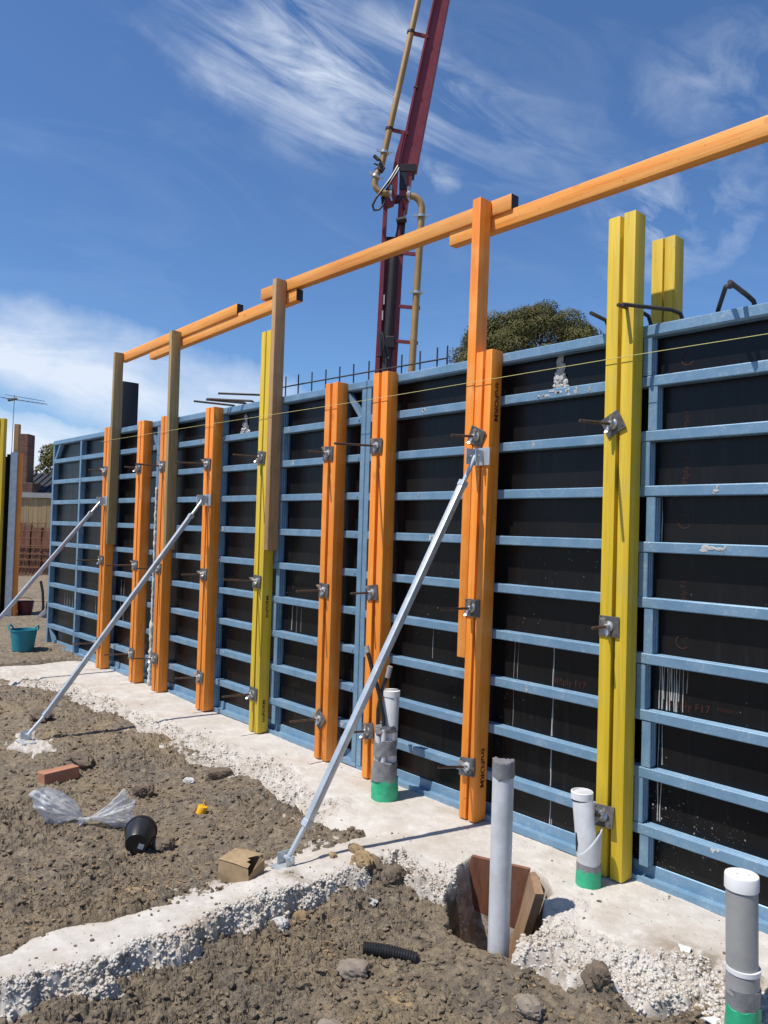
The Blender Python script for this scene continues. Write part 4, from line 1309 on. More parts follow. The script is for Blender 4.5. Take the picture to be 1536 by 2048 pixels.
# boards lining the pit
def board(name, m, tl_, tr_, depth, thick, lean, label, group='boards lining the pit'):
    lean = Vector((lean[0], lean[1], 0))
    a, c = Vector(tl_), Vector(tr_)
    d = (c - a).normalized()
    n_ = Vector((d.y, -d.x, 0))
    dn = Vector((0, 0, -1)) * depth + lean
    t = thing(name, (a + c) / 2 + dn, label, 'board', group)
    q = MB().hull([a, c, c - n_ * thick, a - n_ * thick], [a + dn, c + dn, c + dn - n_ * thick, a + dn - n_ * thick])
    q.build('board_body', m, t, bevel=0.002)
    return t


board('pit_board', 'red_board', (-2.592, -0.466, 0.034), (-2.320, -0.345, 0.028), 0.74, 0.022, (-0.16, 0.03), 'reddish board at the back of the pit behind the tall white pipe')
board('pit_board', 'old_board', (-2.265, -0.412, 0.036), (-2.138, -0.541, 0.034), 0.74, 0.038, (-0.28, 0.09), 'thick weathered board at the right of the pit beside the tall white pipe')
board('pit_board', 'old_board', (-2.318, -0.352, 0.018), (-2.262, -0.385, 0.016), 0.74, 0.030, (-0.22, 0.05), 'narrow dark board between the two larger pit boards')

# ------------------------------------------------------------------ loose things on the ground
def lump_mesh(name, m, r3, seed, sub=4, amp=0.22, flat=False):
    bv, bf = ico(sub)
    q = np.random.RandomState(seed).rand(3) * 40
    d = bv + q
    nz = vnoise(d[:, 0] * 1.6 + d[:, 2] * 1.1, d[:, 1] * 1.6 - d[:, 2] * 0.9, seed) * amp + vnoise(d[:, 0] * 4 + d[:, 2] * 3, d[:, 1] * 4 - d[:, 2] * 3, seed + 3) * amp * 0.4 + vnoise(d[:, 0] * 9 + d[:, 2] * 8, d[:, 1] * 9 - d[:, 2] * 7, seed + 5) * amp * 0.3 + vnoise(d[:, 0] * 19 + d[:, 2] * 17, d[:, 1] * 19 - d[:, 2] * 16, seed + 6) * amp * 0.2
    cub = bv / np.max(np.abs(bv), axis=1, keepdims=True)
    v = (bv * 0.72 + cub * 0.28) * (1 + nz[:, None]) * np.array(r3)
    mb = MB().add(v.tolist(), bf.tolist())
    return mb.mesh(name, m, smooth=0 if flat else True)


def lump(name, m, x, y, r3, seed, label, cat, group, rz=0.0, sink=0.35, amp=0.22):
    o = link(name, lump_mesh(name, m, r3, seed, amp=amp))
    o.location = (x, y, hz(x, y) + r3[2] * (1 - sink) - 0.004)
    o.rotation_euler = (0, 0, rz)
    return tag(o, label, cat, group)


SG = 'stones and clods lying about'
lump('stone', 'stone', -1.765, -1.075, (0.050, 0.040, 0.034), 3, 'smooth pale pinkish stone in the front soil below the tall white pipe', 'stone', SG, 0.4)
lump('stone', 'stone', -2.335, -1.445, (0.062, 0.045, 0.030), 4, 'angular grey stone half buried near the black corrugated pipe', 'stone', SG, 1.1, 0.5)
lump('stone', 'stone', -2.12, -1.72, (0.048, 0.040, 0.028), 8, 'pale stone near the bottom edge below the flat piece of card', 'stone', SG, 0.2, 0.5)
lump('clay_clod', 'clay_clod', -2.88, -0.94, (0.064, 0.050, 0.040), 5, 'big yellowish clay clod on the heap beside the perpendicular footing', 'clod', SG, 0.3, 0.4, 0.32)
lump('clay_clod', 'clay_dark', -2.735, -0.87, (0.050, 0.044, 0.048), 6, 'dark angular clod standing next to the big yellowish clod', 'clod', SG, 0.8, 0.3, 0.25)
lump('clay_clod', 'clay_clod', -3.015, -0.868, (0.052, 0.024, 0.022), 7, 'finger-shaped tan clod lying on the concrete by the prop shadow', 'clod', SG, 0.1, 0.1, 0.2)
lump('clay_clod', 'clay_clod', -3.05, -0.99, (0.020, 0.017, 0.013), 9, 'small tan clod just below the finger-shaped one on the concrete', 'clod', SG, 0.1, 0.1, 0.2)
lump('clay_clod', 'clay_dark', -4.58, -0.75, (0.085, 0.045, 0.040), 10, 'flat brown rock at the edge of the spilt concrete above the yellow cap', 'rock', SG, 1.3, 0.4)
lump('clay_clod', 'clay_dark', -4.62, -1.28, (0.060, 0.050, 0.045), 12, 'brown lump of soil between the brick and the yellow cap', 'clod', SG, 0.5, 0.3, 0.3)
lump('clay_clod', 'clay_dark', -3.80, -1.535, (0.050, 0.045, 0.035), 13, 'rounded clod right beside the black pot', 'clod', SG, 0.5, 0.3, 0.3)
lump('clay_clod', 'clay_dark', -5.33, -1.42, (0.10, 0.07, 0.05), 14, 'dark heap of soil behind the right end of the brick', 'clod', SG, 0.9, 0.4, 0.35)
lump('clay_clod', 'clay_dark', -1.63, -0.835, (0.042, 0.040, 0.045), 15, 'dark clod in front of the rough concrete at lower right', 'clod', SG, 0.9, 0.4, 0.3)
lump('clay_clod', 'clay_dark', -6.6, -1.25, (0.11, 0.08, 0.05), 16, 'large dark clod by the foot of the middle prop', 'clod', SG, 0.4, 0.4, 0.35)
lump('clay_clod', 'splash', -2.70, -1.03, (0.022, 0.018, 0.014), 17, 'small white concrete lump on the front soil', 'clod', SG, 0.4, 0.3, 0.3)
lump('clay_clod', 'splash', -2.79, -1.48, (0.034, 0.028, 0.024), 18, 'white concrete lump fallen below the front footing edge', 'clod', SG, 0.4, 0.3, 0.3)
lump('clay_clod', 'clay_clod', -2.80, -1.36, (0.030, 0.026, 0.026), 19, 'tan clod resting against the front footing edge', 'clod', SG, 0.4, 0.3, 0.3)
lump('clay_clod', 'splash', -4.68, -0.93, (0.042, 0.022, 0.020), 20, 'grey-white concrete crumb on the soil left of the flat brown rock', 'clod', SG, 0.4, 0.3, 0.3)

# brick
z0 = hz(-5.17, -1.6)
t = thing('brick', (-5.17, -1.60, z0 - 0.012), 'orange clay brick lying in the soil behind the plastic bag', 'brick')
t.rotation_euler = (R(2), R(-5), R(4))
m = MB()
m.box(-0.055, 0.055, -0.115, 0.115, 0.0, 0.076)
m.build('brick_body', 'clay_brick', t, off=(0, 0, 0), bevel=0.003)

# cardboard box with a torn corner
A, B, C = Vector((-3.268, -1.512)), Vector((-3.112, -1.440)), Vector((-3.158, -1.325))
Dd = A + C - B
zb = min(hz(p.x, p.y) for p in (A, B, C, Dd)) + 0.002
zt = zb + 0.108
t = thing('cardboard_box', (A.x, A.y, zb), 'crushed brown cardboard box with a torn corner by the nearest prop', 'box')
P3_ = lambda p, z: (p.x, p.y, z)
def panel(name, pts, th=0.003):
    n_ = (Vector(pts[1]) - Vector(pts[0])).cross(Vector(pts[2]) - Vector(pts[0])).normalized() * th
    return MB().hull([Vector(p) for p in pts], [Vector(p) - n_ for p in pts]).build(name, 'cardboard', t)
mid = lambda a, b_, k: a + (b_ - a) * k
bulge = Vector((0.006, -0.008))
panel('front_panel', [P3_(A, zb), P3_(B, zb), P3_(mid(A, B, 1.0) + bulge * 0.3, zb + 0.055), P3_(mid(A, B, 0.98), zb + 0.062), P3_(mid(A, B, 0.97), zt - 0.018), P3_(mid(A, B, 0.85), zt - 0.010), P3_(mid(A, B, 0.0), zt), P3_(A + bulge * 0.6, zb + 0.05)])
panel('right_panel', [P3_(B, zb), P3_(C, zb), P3_(C, zt - 0.012), P3_(mid(B, C, 0.6), zt - 0.020), P3_(mid(B, C, 0.15), zt - 0.040), P3_(B, zb + 0.055)])
panel('back_panel', [P3_(C, zb), P3_(Dd, zb), P3_(Dd, zt + 0.004), P3_(C, zt - 0.006)])
panel('left_panel', [P3_(Dd, zb), P3_(A, zb), P3_(A, zt), P3_(Dd, zt + 0.004)])
tp = panel('top_panel', [P3_(A, zt + 0.002), P3_(mid(A, B, 0.55), zt - 0.002), P3_(mid(A, B, 0.96), zt - 0.010), P3_(mid(mid(A, B, 0.96), mid(Dd, C, 0.96), 0.16), zt + 0.001), P3_(mid(mid(A, B, 0.80), mid(Dd, C, 0.80), 0.22), zt + 0.004), P3_(mid(mid(A, B, 0.84), mid(Dd, C, 0.84), 0.40), zt + 0.006), P3_(mid(mid(A, B, 0.68), mid(Dd, C, 0.68), 0.50), zt + 0.006), P3_(mid(Dd, C, 0.97), zt + 0.012), P3_(mid(Dd, C, 0.4), zt + 0.014), P3_(Dd, zt + 0.008)])
fl = panel('torn_flap', [P3_(mid(B, C, 0.25), zt - 0.034), P3_(mid(B, C, 0.98), zt - 0.016), P3_(mid(B, C, 0.98) + Vector((-0.02, 0.0)), zt + 0.010)])

# flat scraps of card
for x, y, sz_, rz, lab in ((-2.10, -1.40, (0.060, 0.042), 0.55, 'flat tan scrap of card lying on the front soil'), (-3.36, -1.87, (0.062, 0.030), 1.0, 'flat scrap of card at the edge of the footing left of the box')):
    mz = max(hz(x + a_, y + b_) for a_ in (-0.04, 0, 0.04) for b_ in (-0.03, 0, 0.03))
    m = MB()
    pts = [(-1, -0.8), (0.2, -1.05), (1.0, -0.7), (1.1, 0.3), (0.8, 1), (-0.2, 0.8), (-0.9, 1.0), (-1.1, 0.1)]
    m.hull([(a_ * sz_[0], b_ * sz_[1], 0.006 * math.sin(3 * a_ + 2 * b_)) for a_, b_ in pts], [(a_ * sz_[0], b_ * sz_[1], 0.005 + 0.006 * math.sin(3 * a_ + 2 * b_)) for a_, b_ in pts])
    o = m.build('card_scrap', 'cardboard')
    o.location = (x, y, mz - 0.012)
    o.rotation_euler = (R(-4), R(5), rz)
    tag(o, lab, 'scrap', 'scraps of card')

# short piece of black corrugated pipe
p0, p1 = Vector((-2.425, -1.315, 0)), Vector((-2.265, -1.165, 0))
zc = max(hz(p0.x, p0.y), hz(p1.x, p1.y), hz((p0.x + p1.x) / 2, (p0.y + p1.y) / 2)) - 0.004
pa, ra = [], []
for i in range(61):
    k = i / 60
    q = p0 + (p1 - p0) * k
    pa.append((q.x, q.y, zc + 0.012 - 0.028 * k * k))
    ra.append(0.0225 if i % 3 == 0 else (0.0255 if i % 3 == 1 else 0.0250))
t = thing('corrugated_pipe', (p0.x, p0.y, zc - 0.012), 'short piece of black corrugated pipe half sunk in the front soil', 'pipe')
MB().tube(pa, ra, 16).build('pipe_wall', 'black_plastic', t)
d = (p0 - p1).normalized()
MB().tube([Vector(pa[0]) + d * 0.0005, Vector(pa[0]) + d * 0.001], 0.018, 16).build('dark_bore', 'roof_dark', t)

# white pipe shards
for x, y, L, rz, lab in ((-1.500, -0.405, 0.060, 0.5, 'white pipe shard lying on the rough concrete by the grey pipe'), (-1.275, -0.640, 0.075, 1.2, 'long white pipe shard at the foot of the grey pipe'), (-1.545, -1.030, 0.062, 0.9, 'curved white pipe shard at the bottom edge of the picture')):
    m = MB()
    n = 7
    o_, i_ = [], []
    for k in range(n):
        a_ = R(50) + R(80) * k / (n - 1)
        w_ = L * (0.5 - 0.35 * abs(k / (n - 1) - 0.4))
        o_.append((a_, w_))
    v, f = [], []
    for a_, w_ in o_:
        for rr in (0.055, 0.051):
            v += [(-w_, rr * math.cos(a_), rr * math.sin(a_) - 0.040), (w_ * 0.8, rr * math.cos(a_), rr * math.sin(a_) - 0.040)]
    for k in range(n - 1):
        a_ = k * 4
        f += [(a_, a_ + 1, a_ + 5, a_ + 4), (a_ + 2, a_ + 6, a_ + 7, a_ + 3), (a_, a_ + 4, a_ + 6, a_ + 2), (a_ + 1, a_ + 3, a_ + 7, a_ + 5)]
    f += [(0, 2, 3, 1), (4 * (n - 1), 4 * (n - 1) + 1, 4 * (n - 1) + 3, 4 * (n - 1) + 2)]
    o = m.add(v, f).build('pipe_shard', 'cap_white', smooth=True)
    o.location = (x, y, hz(x, y) + 0.004)
    o.rotation_euler = (R(-8), R(6), rz)
    tag(o, lab, 'shard', 'white pipe shards')

# yellow cap with a wire tail
x, y = -4.08, -1.165
t = thing('yellow_stopper', (x, y, hz(x, y) - 0.006), 'small bright yellow plastic stopper on the soil', 'stopper')
t.rotation_euler = (R(-14), R(10), 0)
MB().lathe([(0.0, 0.0), (0.0265, 0.0), (0.0285, 0.003), (0.0285, 0.044), (0.0265, 0.048), (0.0, 0.048)], 24).build('cap_body', 'yellow_plastic', t, off=(0, 0, 0), smooth=True)
MB().tube([(-0.006, 0.0, 0.046), (-0.012, 0.004, 0.066), (-0.020, 0.010, 0.078)], 0.002, 6).build('tail', 'yellow_plastic', t, off=(0, 0, 0))

# black plant pot lying with its base towards us
Rh = Vector((0.6667, 0.7453, 0.0))
Fh = Vector((-0.7453, 0.6667, 0.0))
x, y = -3.90, -1.612
gz = hzmin(x, y, 0.05)
t = thing('plant_pot', (x, y, gz), 'black plastic plant pot lying on its side beside the plastic bag', 'pot')
ax = Vector((0.72, -0.50, -0.13)).normalized()
rim_c = Vector((x, y, gz + 0.082))
qm = ax.to_track_quat('Z', 'Y').to_matrix().to_4x4()
qm.translation = rim_c - Vector((x, y, gz))
m = MB().lathe([(0.076, -0.003), (0.0835, -0.003), (0.0845, 0.002), (0.0845, 0.012), (0.0790, 0.014), (0.0575, 0.132), (0.0545, 0.136), (0.0, 0.136)], 40)
o = m.build('pot_body', 'black_plastic', t, off=(0, 0, 0), smooth=True)
o.matrix_local = qm
m = MB().lathe([(0.0, 0.110), (0.055, 0.110), (0.076, -0.003)], 40)
o = m.build('pot_inside', 'black_plastic', t, off=(0, 0, 0), smooth=True)
o.matrix_local = qm
m = MB()
m.box(-0.018, 0.010, -0.040, -0.012, 0.1364, 0.1372)
o = m.build('sticker', 'label_white', t, off=(0, 0, 0))
o.matrix_local = qm @ Matrix.Rotation(R(70), 4, 'Z')

# knotted clear plastic bag: two puffed lobes either side of a knot
kx, ky = -4.285, -1.765
kz = hz(kx, ky) + 0.035
t = thing('plastic_bag', (kx, ky, kz - 0.035), 'crumpled clear plastic bag twisted in the middle on the soil', 'bag')
def lobe(name, a0, a1, lens, seed):
    r_ = random.Random(seed)
    nu, nv = 64, 34
    K, S = np.meshgrid(np.linspace(0, 1, nu + 1), np.linspace(0, 1, nv + 1))
    ridge = lambda u, v, sd_: 1 - 2 * np.abs(vnoise(u, v, sd_))
    A = a0 + (a1 - a0) * (0.5 + (K - 0.5) * (0.25 + 0.75 * S ** 0.5))
    Lr = np.interp(K, np.linspace(0, 1, len(lens)), lens) * S * (1 + 0.05 * vnoise(K * 9, K * 0, seed + 40) * S)
    V, f = [], []
    for layer in (1, -1):
        sd_ = seed * 10 + layer
        fold = S ** 0.6 * (0.016 * ridge(K * 7, S * 1.2, sd_) + 0.010 * ridge(K * 15, S * 2.2, sd_ + 1)) + 0.012 * S * ridge(K * 5 + S * 3, S * 6 - K * 2, sd_ + 2) + 0.006 * S * ridge(K * 11 - S * 5, S * 9 + K * 4, sd_ + 3)
        puff = 0.030 * np.sin(math.pi * np.minimum(1, S * 1.02)) * np.sin(math.pi * K)
        dep = layer * puff + fold - 0.01
        z_ = np.maximum(Lr * np.sin(A) + 0.006 * ridge(K * 6, S * 5, sd_ + 4) * S, -0.030)
        V.append(np.stack([Rh.x * Lr * np.cos(A) - Fh.x * dep, Rh.y * Lr * np.cos(A) - Fh.y * dep, z_], -1).reshape(-1, 3))
    V = np.concatenate(V)
    n = (nu + 1) * (nv + 1)
    for L_ in (0, n):
        for j in range(nv):
            for i in range(nu):
                q = L_ + j * (nu + 1) + i
                f.append((q, q + 1, q + nu + 2, q + nu + 1))
    o = MB().add(V.tolist(), f).build(name, 'plastic_film', t, off=(0, 0, 0), smooth=2, fix=False)
    o.location = (0, 0, 0.035)
lobe('bag_lobe', R(196), R(118), [0.215, 0.225, 0.265, 0.33, 0.29, 0.19, 0.07], 2)
lobe('bag_lobe', R(-13), R(40), [0.235, 0.265, 0.275, 0.285, 0.285, 0.265], 3)
lobe('bag_corner', R(262), R(205), [0.065, 0.08, 0.075], 4)
MB().tube([Vector((0, 0, 0.035)) - Rh * 0.03, Vector((0, 0, 0.037)), Vector((0, 0, 0.035)) + Rh * 0.03], [0.016, 0.009, 0.016], 10).build('knot', 'plastic_film', t, off=(0, 0, 0), smooth=True)

# teal tub beside the end of the wall
x, y = -9.86, -0.42
gz = hzmin(x, y, 0.1)
t = thing('tub', (x, y, gz + 0.002), 'teal flexible builder tub with rope-like handles left of the wall', 'tub')
MB().lathe([(0.0, 0.004), (0.112, 0.0), (0.120, 0.010), (0.150, 0.246), (0.158, 0.250), (0.158, 0.262), (0.148, 0.262), (0.146, 0.245), (0.116, 0.02), (0.0, 0.014)], 36).build('tub_body', 'teal_plastic', t, off=(0, 0, 0), smooth=True)
for sg in (1, -1):
    c = Rh * (0.150 * sg)
    MB().tube([c - Fh * 0.055 + Vector((0, 0, 0.252)), c * 1.10 - Fh * 0.04 + Vector((0, 0, 0.295)), c * 1.14 + Vector((0, 0, 0.31)), c * 1.10 + Fh * 0.04 + Vector((0, 0, 0.295)), c + Fh * 0.055 + Vector((0, 0, 0.252))], 0.010, 8).build('handle', 'teal_plastic', t, off=(0, 0, 0), smooth=True)

# ------------------------------------------------------------------ beyond the end of the wall
def FR(r_, f_, z=0.0):
    return Rh * r_ + Fh * f_ + Vector((0, 0, z))


def hb(m, r0, r1, f0, f1, z0, z1):
    return m.hull([FR(r0, f0, z0), FR(r1, f0, z0), FR(r1, f1, z0), FR(r0, f1, z0)], [FR(r0, f0, z1), FR(r1, f0, z1), FR(r1, f1, z1), FR(r0, f1, z1)])


t = thing('side_formwork', FR(-8.65, 10.4, 0.05), 'second formwork stack at the left edge, seen edge on', 'formwork')
hb(MB(), -8.712, -8.60, 10.30, 10.37, 0.04, 2.77).build('end_post', 'galv_steel', t, bevel=0.004)
hb(MB(), -8.80, -8.715, 10.36, 10.385, 0.04, 2.74).build('plywood_edge', 'form_ply', t)
hb(MB(), -10.2, -8.802, 10.372, 10.40, 0.04, 2.70).build('plywood_sheet', 'form_ply', t)
hb(MB(), -8.598, -8.555, 10.34, 10.42, 0.04, 2.76).build('timber', OZ, t, bevel=0.003)
hb(MB(), -8.73, -8.655, 10.42, 10.50, 0.04, 3.25).build('timber', 'brown_pine', t, bevel=0.003)
hb(MB(), -8.925, -8.862, 10.20, 10.295, 0.04, 3.31).build('timber', 'yellow_timber', t, bevel=0.003)
hb(MB(), -8.845, -8.785, 10.20, 10.295, 0.04, 3.31).build('timber', 'yellow_timber', t, bevel=0.003)

gz = 0.05
t = thing('bucket', FR(-8.52, 10.62, gz), 'dark red bucket in the shade behind the left formwork', 'bucket')
MB().lathe([(0.0, 0.0), (0.10, 0.0), (0.135, 0.24), (0.142, 0.245), (0.142, 0.26), (0.13, 0.26), (0.095, 0.02), (0.0, 0.02)], 28).build('bucket_body', 'red_plastic', t, off=(0, 0, 0), smooth=True)
MB().tube([Rh * -0.135 + Vector((0, 0, 0.25)), Rh * -0.10 + Vector((0, 0, 0.30)), Vector((0, 0, 0.325)), Rh * 0.10 + Vector((0, 0, 0.30)), Rh * 0.135 + Vector((0, 0, 0.25))], 0.005, 6).build('handle', 'black_plastic', t, off=(0, 0, 0))

c = FR(-8.10, 10.3, gz)
t = thing('hose', c, 'black rubber hose and rags bunched at the left end of the wall', 'hose')
MB().tube([c + Vector(p) for p in ((0, 0, 0.02), (0.01, 0.02, 0.2), (-0.05, 0.02, 0.45), (-0.10, 0.0, 0.62))], 0.022, 8).build('hose_body', 'black_plastic', t, smooth=True)
MB().tube([c + Rh * 0.10 + Vector((0, 0, 0.0)), c + Rh * 0.16 + Vector((0, 0, 0.25)), c + Rh * 0.24 + Vector((0, 0, 0.55)), c + Rh * 0.21 + Vector((0, 0, 0.85))], [0.06, 0.085, 0.05, 0.02], 9).build('rag', 'black_plastic', t, smooth=True)
MB().tube([c - Rh * 0.05, c + Rh * 0.1 + Vector((0, 0, 0.12)), c + Rh * 0.2 + Vector((0, 0, 0.05))], [0.05, 0.09, 0.05], 9).build('rag', 'duct_tape', t, smooth=True)

r_ = random.Random(21)
for k, (rr0, ff, L, lab) in enumerate(((-9.6, 14.0, 1.3, 'pale plank lying flat on the ground nearest the fence gap'), (-9.9, 12.9, 1.0, 'short weathered plank lying behind the left formwork'), (-10.6, 16.5, 1.8, 'long weathered plank lying in front of the rusty mesh'))):
    a = FR(rr0, ff, 0.075)
    b_ = FR(rr0 + L, ff + 0.25 * (k - 1), 0.085)
    t = thing('plank', a, lab, 'plank', 'planks lying beyond the wall')
    MB().bar(a, b_, 0.12, 0.04).build('plank_body', 'weathered_plank', t, bevel=0.003)
a, b_ = FR(-10.1, 15.5, 0.06), FR(-9.35, 15.9, 1.35)
t = thing('leaning_stick', a, 'thin pale stick leaning up behind the end of the wall', 'stick')
MB().tube([a, b_], 0.018, 8).build('stick_body', 'weathered_plank', t, smooth=True)

# paling fence
t = thing('paling_fence', FR(-13.0, 20.7, 0.0), 'timber paling fence with a grey capping beyond the site', 'fence')
for k in range(70):
    r0 = -17.5 + k * 0.135
    hb(MB(), r0, r0 + 0.126, 20.7 + 0.006 * r_.uniform(-1, 1), 20.716 + 0.006 * r_.random(), 0.0, 2.34 + r_.uniform(-0.01, 0.01)).build('paling', 'paling', t)
hb(MB(), -17.6, -8.0, 20.64, 20.76, 2.352, 2.50).build('capping', 'pvc_grey', t)
hb(MB(), -17.6, -8.0, 20.74, 20.78, 0.4, 0.48).build('rail', 'paling', t)

# rusty mesh sheets leaning on the fence
for q, (r0, r1, f0, zt, tl_, lab) in enumerate(((-14.6, -12.55, 19.9, 1.62, 0.10, 'rusty reinforcing mesh sheet leaning on the paling fence'), (-13.6, -11.6, 20.25, 1.50, -0.07, 'second rusty mesh sheet leaning behind the first on the fence'))):
    t = thing('mesh_sheet', FR((r0 + r1) / 2, f0, 0), lab, 'mesh', 'rusty mesh sheets on the fence')
    m = MB()
    n = 11
    for k in range(n):
        rk = r0 + (r1 - r0) * k / (n - 1)
        m.tube([FR(rk, f0, 0.02), FR(rk + tl_ + 0.02 * r_.uniform(-1, 1), f0 + 0.35, zt)], 0.011, 5)
    for k in range(8):
        zz_ = 0.1 + (zt - 0.15) * k / 7
        m.tube([FR(r0 - 0.05 + tl_ * zz_ / zt, f0 + 0.35 * zz_ / zt - 0.02, zz_), FR(r1 + 0.05 + tl_ * zz_ / zt, f0 + 0.35 * zz_ / zt - 0.02, zz_ + 0.03 * r_.uniform(-1, 1))], 0.011, 5)
    m.build('wires', 'mesh_rust', t)
t = thing('timber_stack', FR(-13.2, 20.3, 0), 'dark pile of old boards stacked upright against the fence', 'boards')
for k in range(9):
    r0 = -14.6 + k * 0.33
    hb(MB(), r0, r0 + 0.28, 20.45, 20.62, 0.0, 1.35 + 0.25 * r_.random()).build('board', 'red_board', t)

# house beyond the fence: dark roof, brick chimney, aerial
t = thing('house', FR(-17.0, 31.0, 0), 'house with a dark sheet roof and brick chimney beyond the fence', 'house')
hb(MB(), -22.0, -13.2, 29.6, 35.0, 0.0, 2.75).build('wall', 'far_brick', t)
m = MB()
m.hull([FR(-22.3, 29.2, 2.75), FR(-13.2, 29.2, 2.75), FR(-15.2, 31.4, 3.75), FR(-22.3, 31.4, 3.75)], [FR(-22.3, 29.2, 2.68), FR(-12.8, 29.2, 2.68), FR(-16.2, 35.2, 2.68), FR(-22.3, 35.2, 2.68)])
rf = m.build('roof', 'roof_dark', t)
m = MB()
for k in range(22):
    r0 = -22.0 + k * 0.28
    m.bar(FR(r0, 29.22, 2.77), FR(r0, 31.3, 3.74), 0.05, 0.05)
m.build('roof_ribs', 'roof_dark', rf, off=tuple(t.location))
hb(MB(), -17.72, -17.14, 29.0, 29.6, 0.0, 5.20).build('chimney', 'far_brick', t, bevel=0.03)
hb(MB(), -17.9, -16.85, 28.9, 29.7, 0.0, 3.2).build('chimney_base', 'far_brick', t, bevel=0.02)
t = thing('aerial', FR(-17.80, 29.1, 0), 'television aerial on a thin mast above the brick chimney', 'aerial')
MB().tube([FR(-17.80, 28.95, 3.0), FR(-17.76, 28.95, 6.75)], 0.014, 6).build('mast', 'plate_steel', t)
a = FR(-17.76, 28.95, 6.55)
MB().tube([a - Rh * 0.55 + Vector((0, 0, 0.10)), a + Rh * 1.35 - Vector((0, 0, 0.12))], 0.011, 5).build('boom_rod', 'plate_steel', t)
MB().tube([a - Rh * 0.4 + Vector((0, 0, 0.22)), a + Rh * 1.1 + Vector((0, 0, 0.04)) + Fh * 0.3], 0.012, 5).build('boom_rod', 'plate_steel', t)
for k in range(9):
    q = a + Rh * (-0.45 + 0.2 * k) + Vector((0, 0, 0.08 - 0.024 * k))
    MB().tube([q - Fh * 0.35 - Rh * 0.05, q + Fh * 0.35 + Rh * 0.05], 0.007, 4).build('element', 'plate_steel', t)
MB().tube([a - Rh * 0.25, a + Vector((0, 0, 0.06)) + Rh * 0.1], [0.07, 0.05], 6).build('reflector', 'plate_steel', t)


# ------------------------------------------------------------------ trees
def tree(name, base, cz_, rx, rz, nl, per, leaf, label, seed, hemi=True, lobe_r=0.30):
    g = np.random.RandomState(seed)
    t = thing(name, base, label, 'tree')
    MB().tube([Vector(base), Vector(base) + Vector((0.1, 0, cz_ * 0.4)), Vector(base) + Vector((0, 0.1, cz_ * 0.95))], [0.26, 0.20, 0.10], 10).build('trunk', 'bark', t, smooth=True)
    lm = MB()
    V, Tt = [], []
    n = 0
    cen = Vector((base[0], base[1], base[2] + cz_))
    for i in range(nl):
        z = g.uniform(-0.35 if hemi else -0.8, 1.0)
        a_ = g.uniform(0, 6.283)
        q = math.sqrt(max(0, 1 - z * z))
        rad = g.uniform(0.74, 0.93)
        lc = np.array([q * math.cos(a_) * rx * rad, q * math.sin(a_) * rx * rad, z * rz * rad])
        lr = rx * lobe_r * g.uniform(0.65, 1.15)
        if i % 4 == 0:
            lm.tube([cen - Vector((0, 0, rz * 0.7)), cen + Vector(lc.tolist()) * 0.5 - Vector((0, 0, rz * 0.1)), cen + Vector(lc.tolist())], [0.08, 0.05, 0.015], 5)
        k = int(per * (lr / (rx * lobe_r)) ** 2)
        dr = g.normal(size=(k, 3))
        dr /= np.linalg.norm(dr, axis=1, keepdims=True)
        dr[:, 2] = np.where(dr[:, 2] < -0.55, -dr[:, 2], dr[:, 2])
        p = lc + dr * lr * g.uniform(0.72, 1.04, (k, 1)) * np.array([1, 1, 0.78])
        nrm = dr + g.normal(scale=0.32, size=(k, 3))
        nrm /= np.linalg.norm(nrm, axis=1, keepdims=True)
        u = np.cross(nrm, g.normal(size=(k, 3)))
        u /= np.linalg.norm(u, axis=1, keepdims=True)
        w_ = np.cross(nrm, u)
        sz_ = leaf * g.uniform(0.6, 1.3, (k, 1))
        quad = np.stack([p - u * sz_, p - w_ * sz_ * 0.5, p + u * sz_, p + w_ * sz_ * 0.5], 1)
        V.append(quad.reshape(-1, 3))
        Tt.append(np.repeat(np.clip(g.uniform(0.1, 0.9) * 0.8 + 0.2 * g.rand(k), 0, 1), 4))
    V = np.concatenate(V)
    Tt = np.concatenate(Tt)
    nq = len(V) // 4
    me = bpy.data.meshes.new('crown')
    me.vertices.add(len(V))
    me.vertices.foreach_set('co', (V + np.array([0, 0, cz_])).astype(np.float32).ravel())
    me.loops.add(nq * 4)
    me.loops.foreach_set('vertex_index', np.arange(nq * 4, dtype=np.int32))
    me.polygons.add(nq)
    me.polygons.foreach_set('loop_start', np.arange(0, nq * 4, 4, dtype=np.int32))
    at_ = me.attributes.new('tint', 'FLOAT', 'POINT')
    at_.data.foreach_set('value', Tt.astype(np.float32))
    me.update()
    me.materials.append(MATS['leaf'])
    link('crown', me, t)
    lm.build('limbs', 'bark', t, smooth=True)
    return t


p_ = FR(1.83, 21.7, -0.15)
tree('dense_tree', p_, 6.65, 2.62, 2.25, 190, 800, 0.034, 'dense round dark green tree rising behind the wall', 5, lobe_r=0.21)
p_ = FR(-25.5, 55.0, -0.15)
tree('gum_tree', p_, 5.3, 3.0, 2.5, 42, 300, 0.13, 'loose gum tree beyond the house left of the wall', 8, False)
p_ = FR(-30.4, 60.0, -0.15)
tree('gum_tree', p_, 3.6, 3.0, 2.0, 36, 260, 0.14, 'lower gum tree beyond the house, behind the chimney', 9, False)

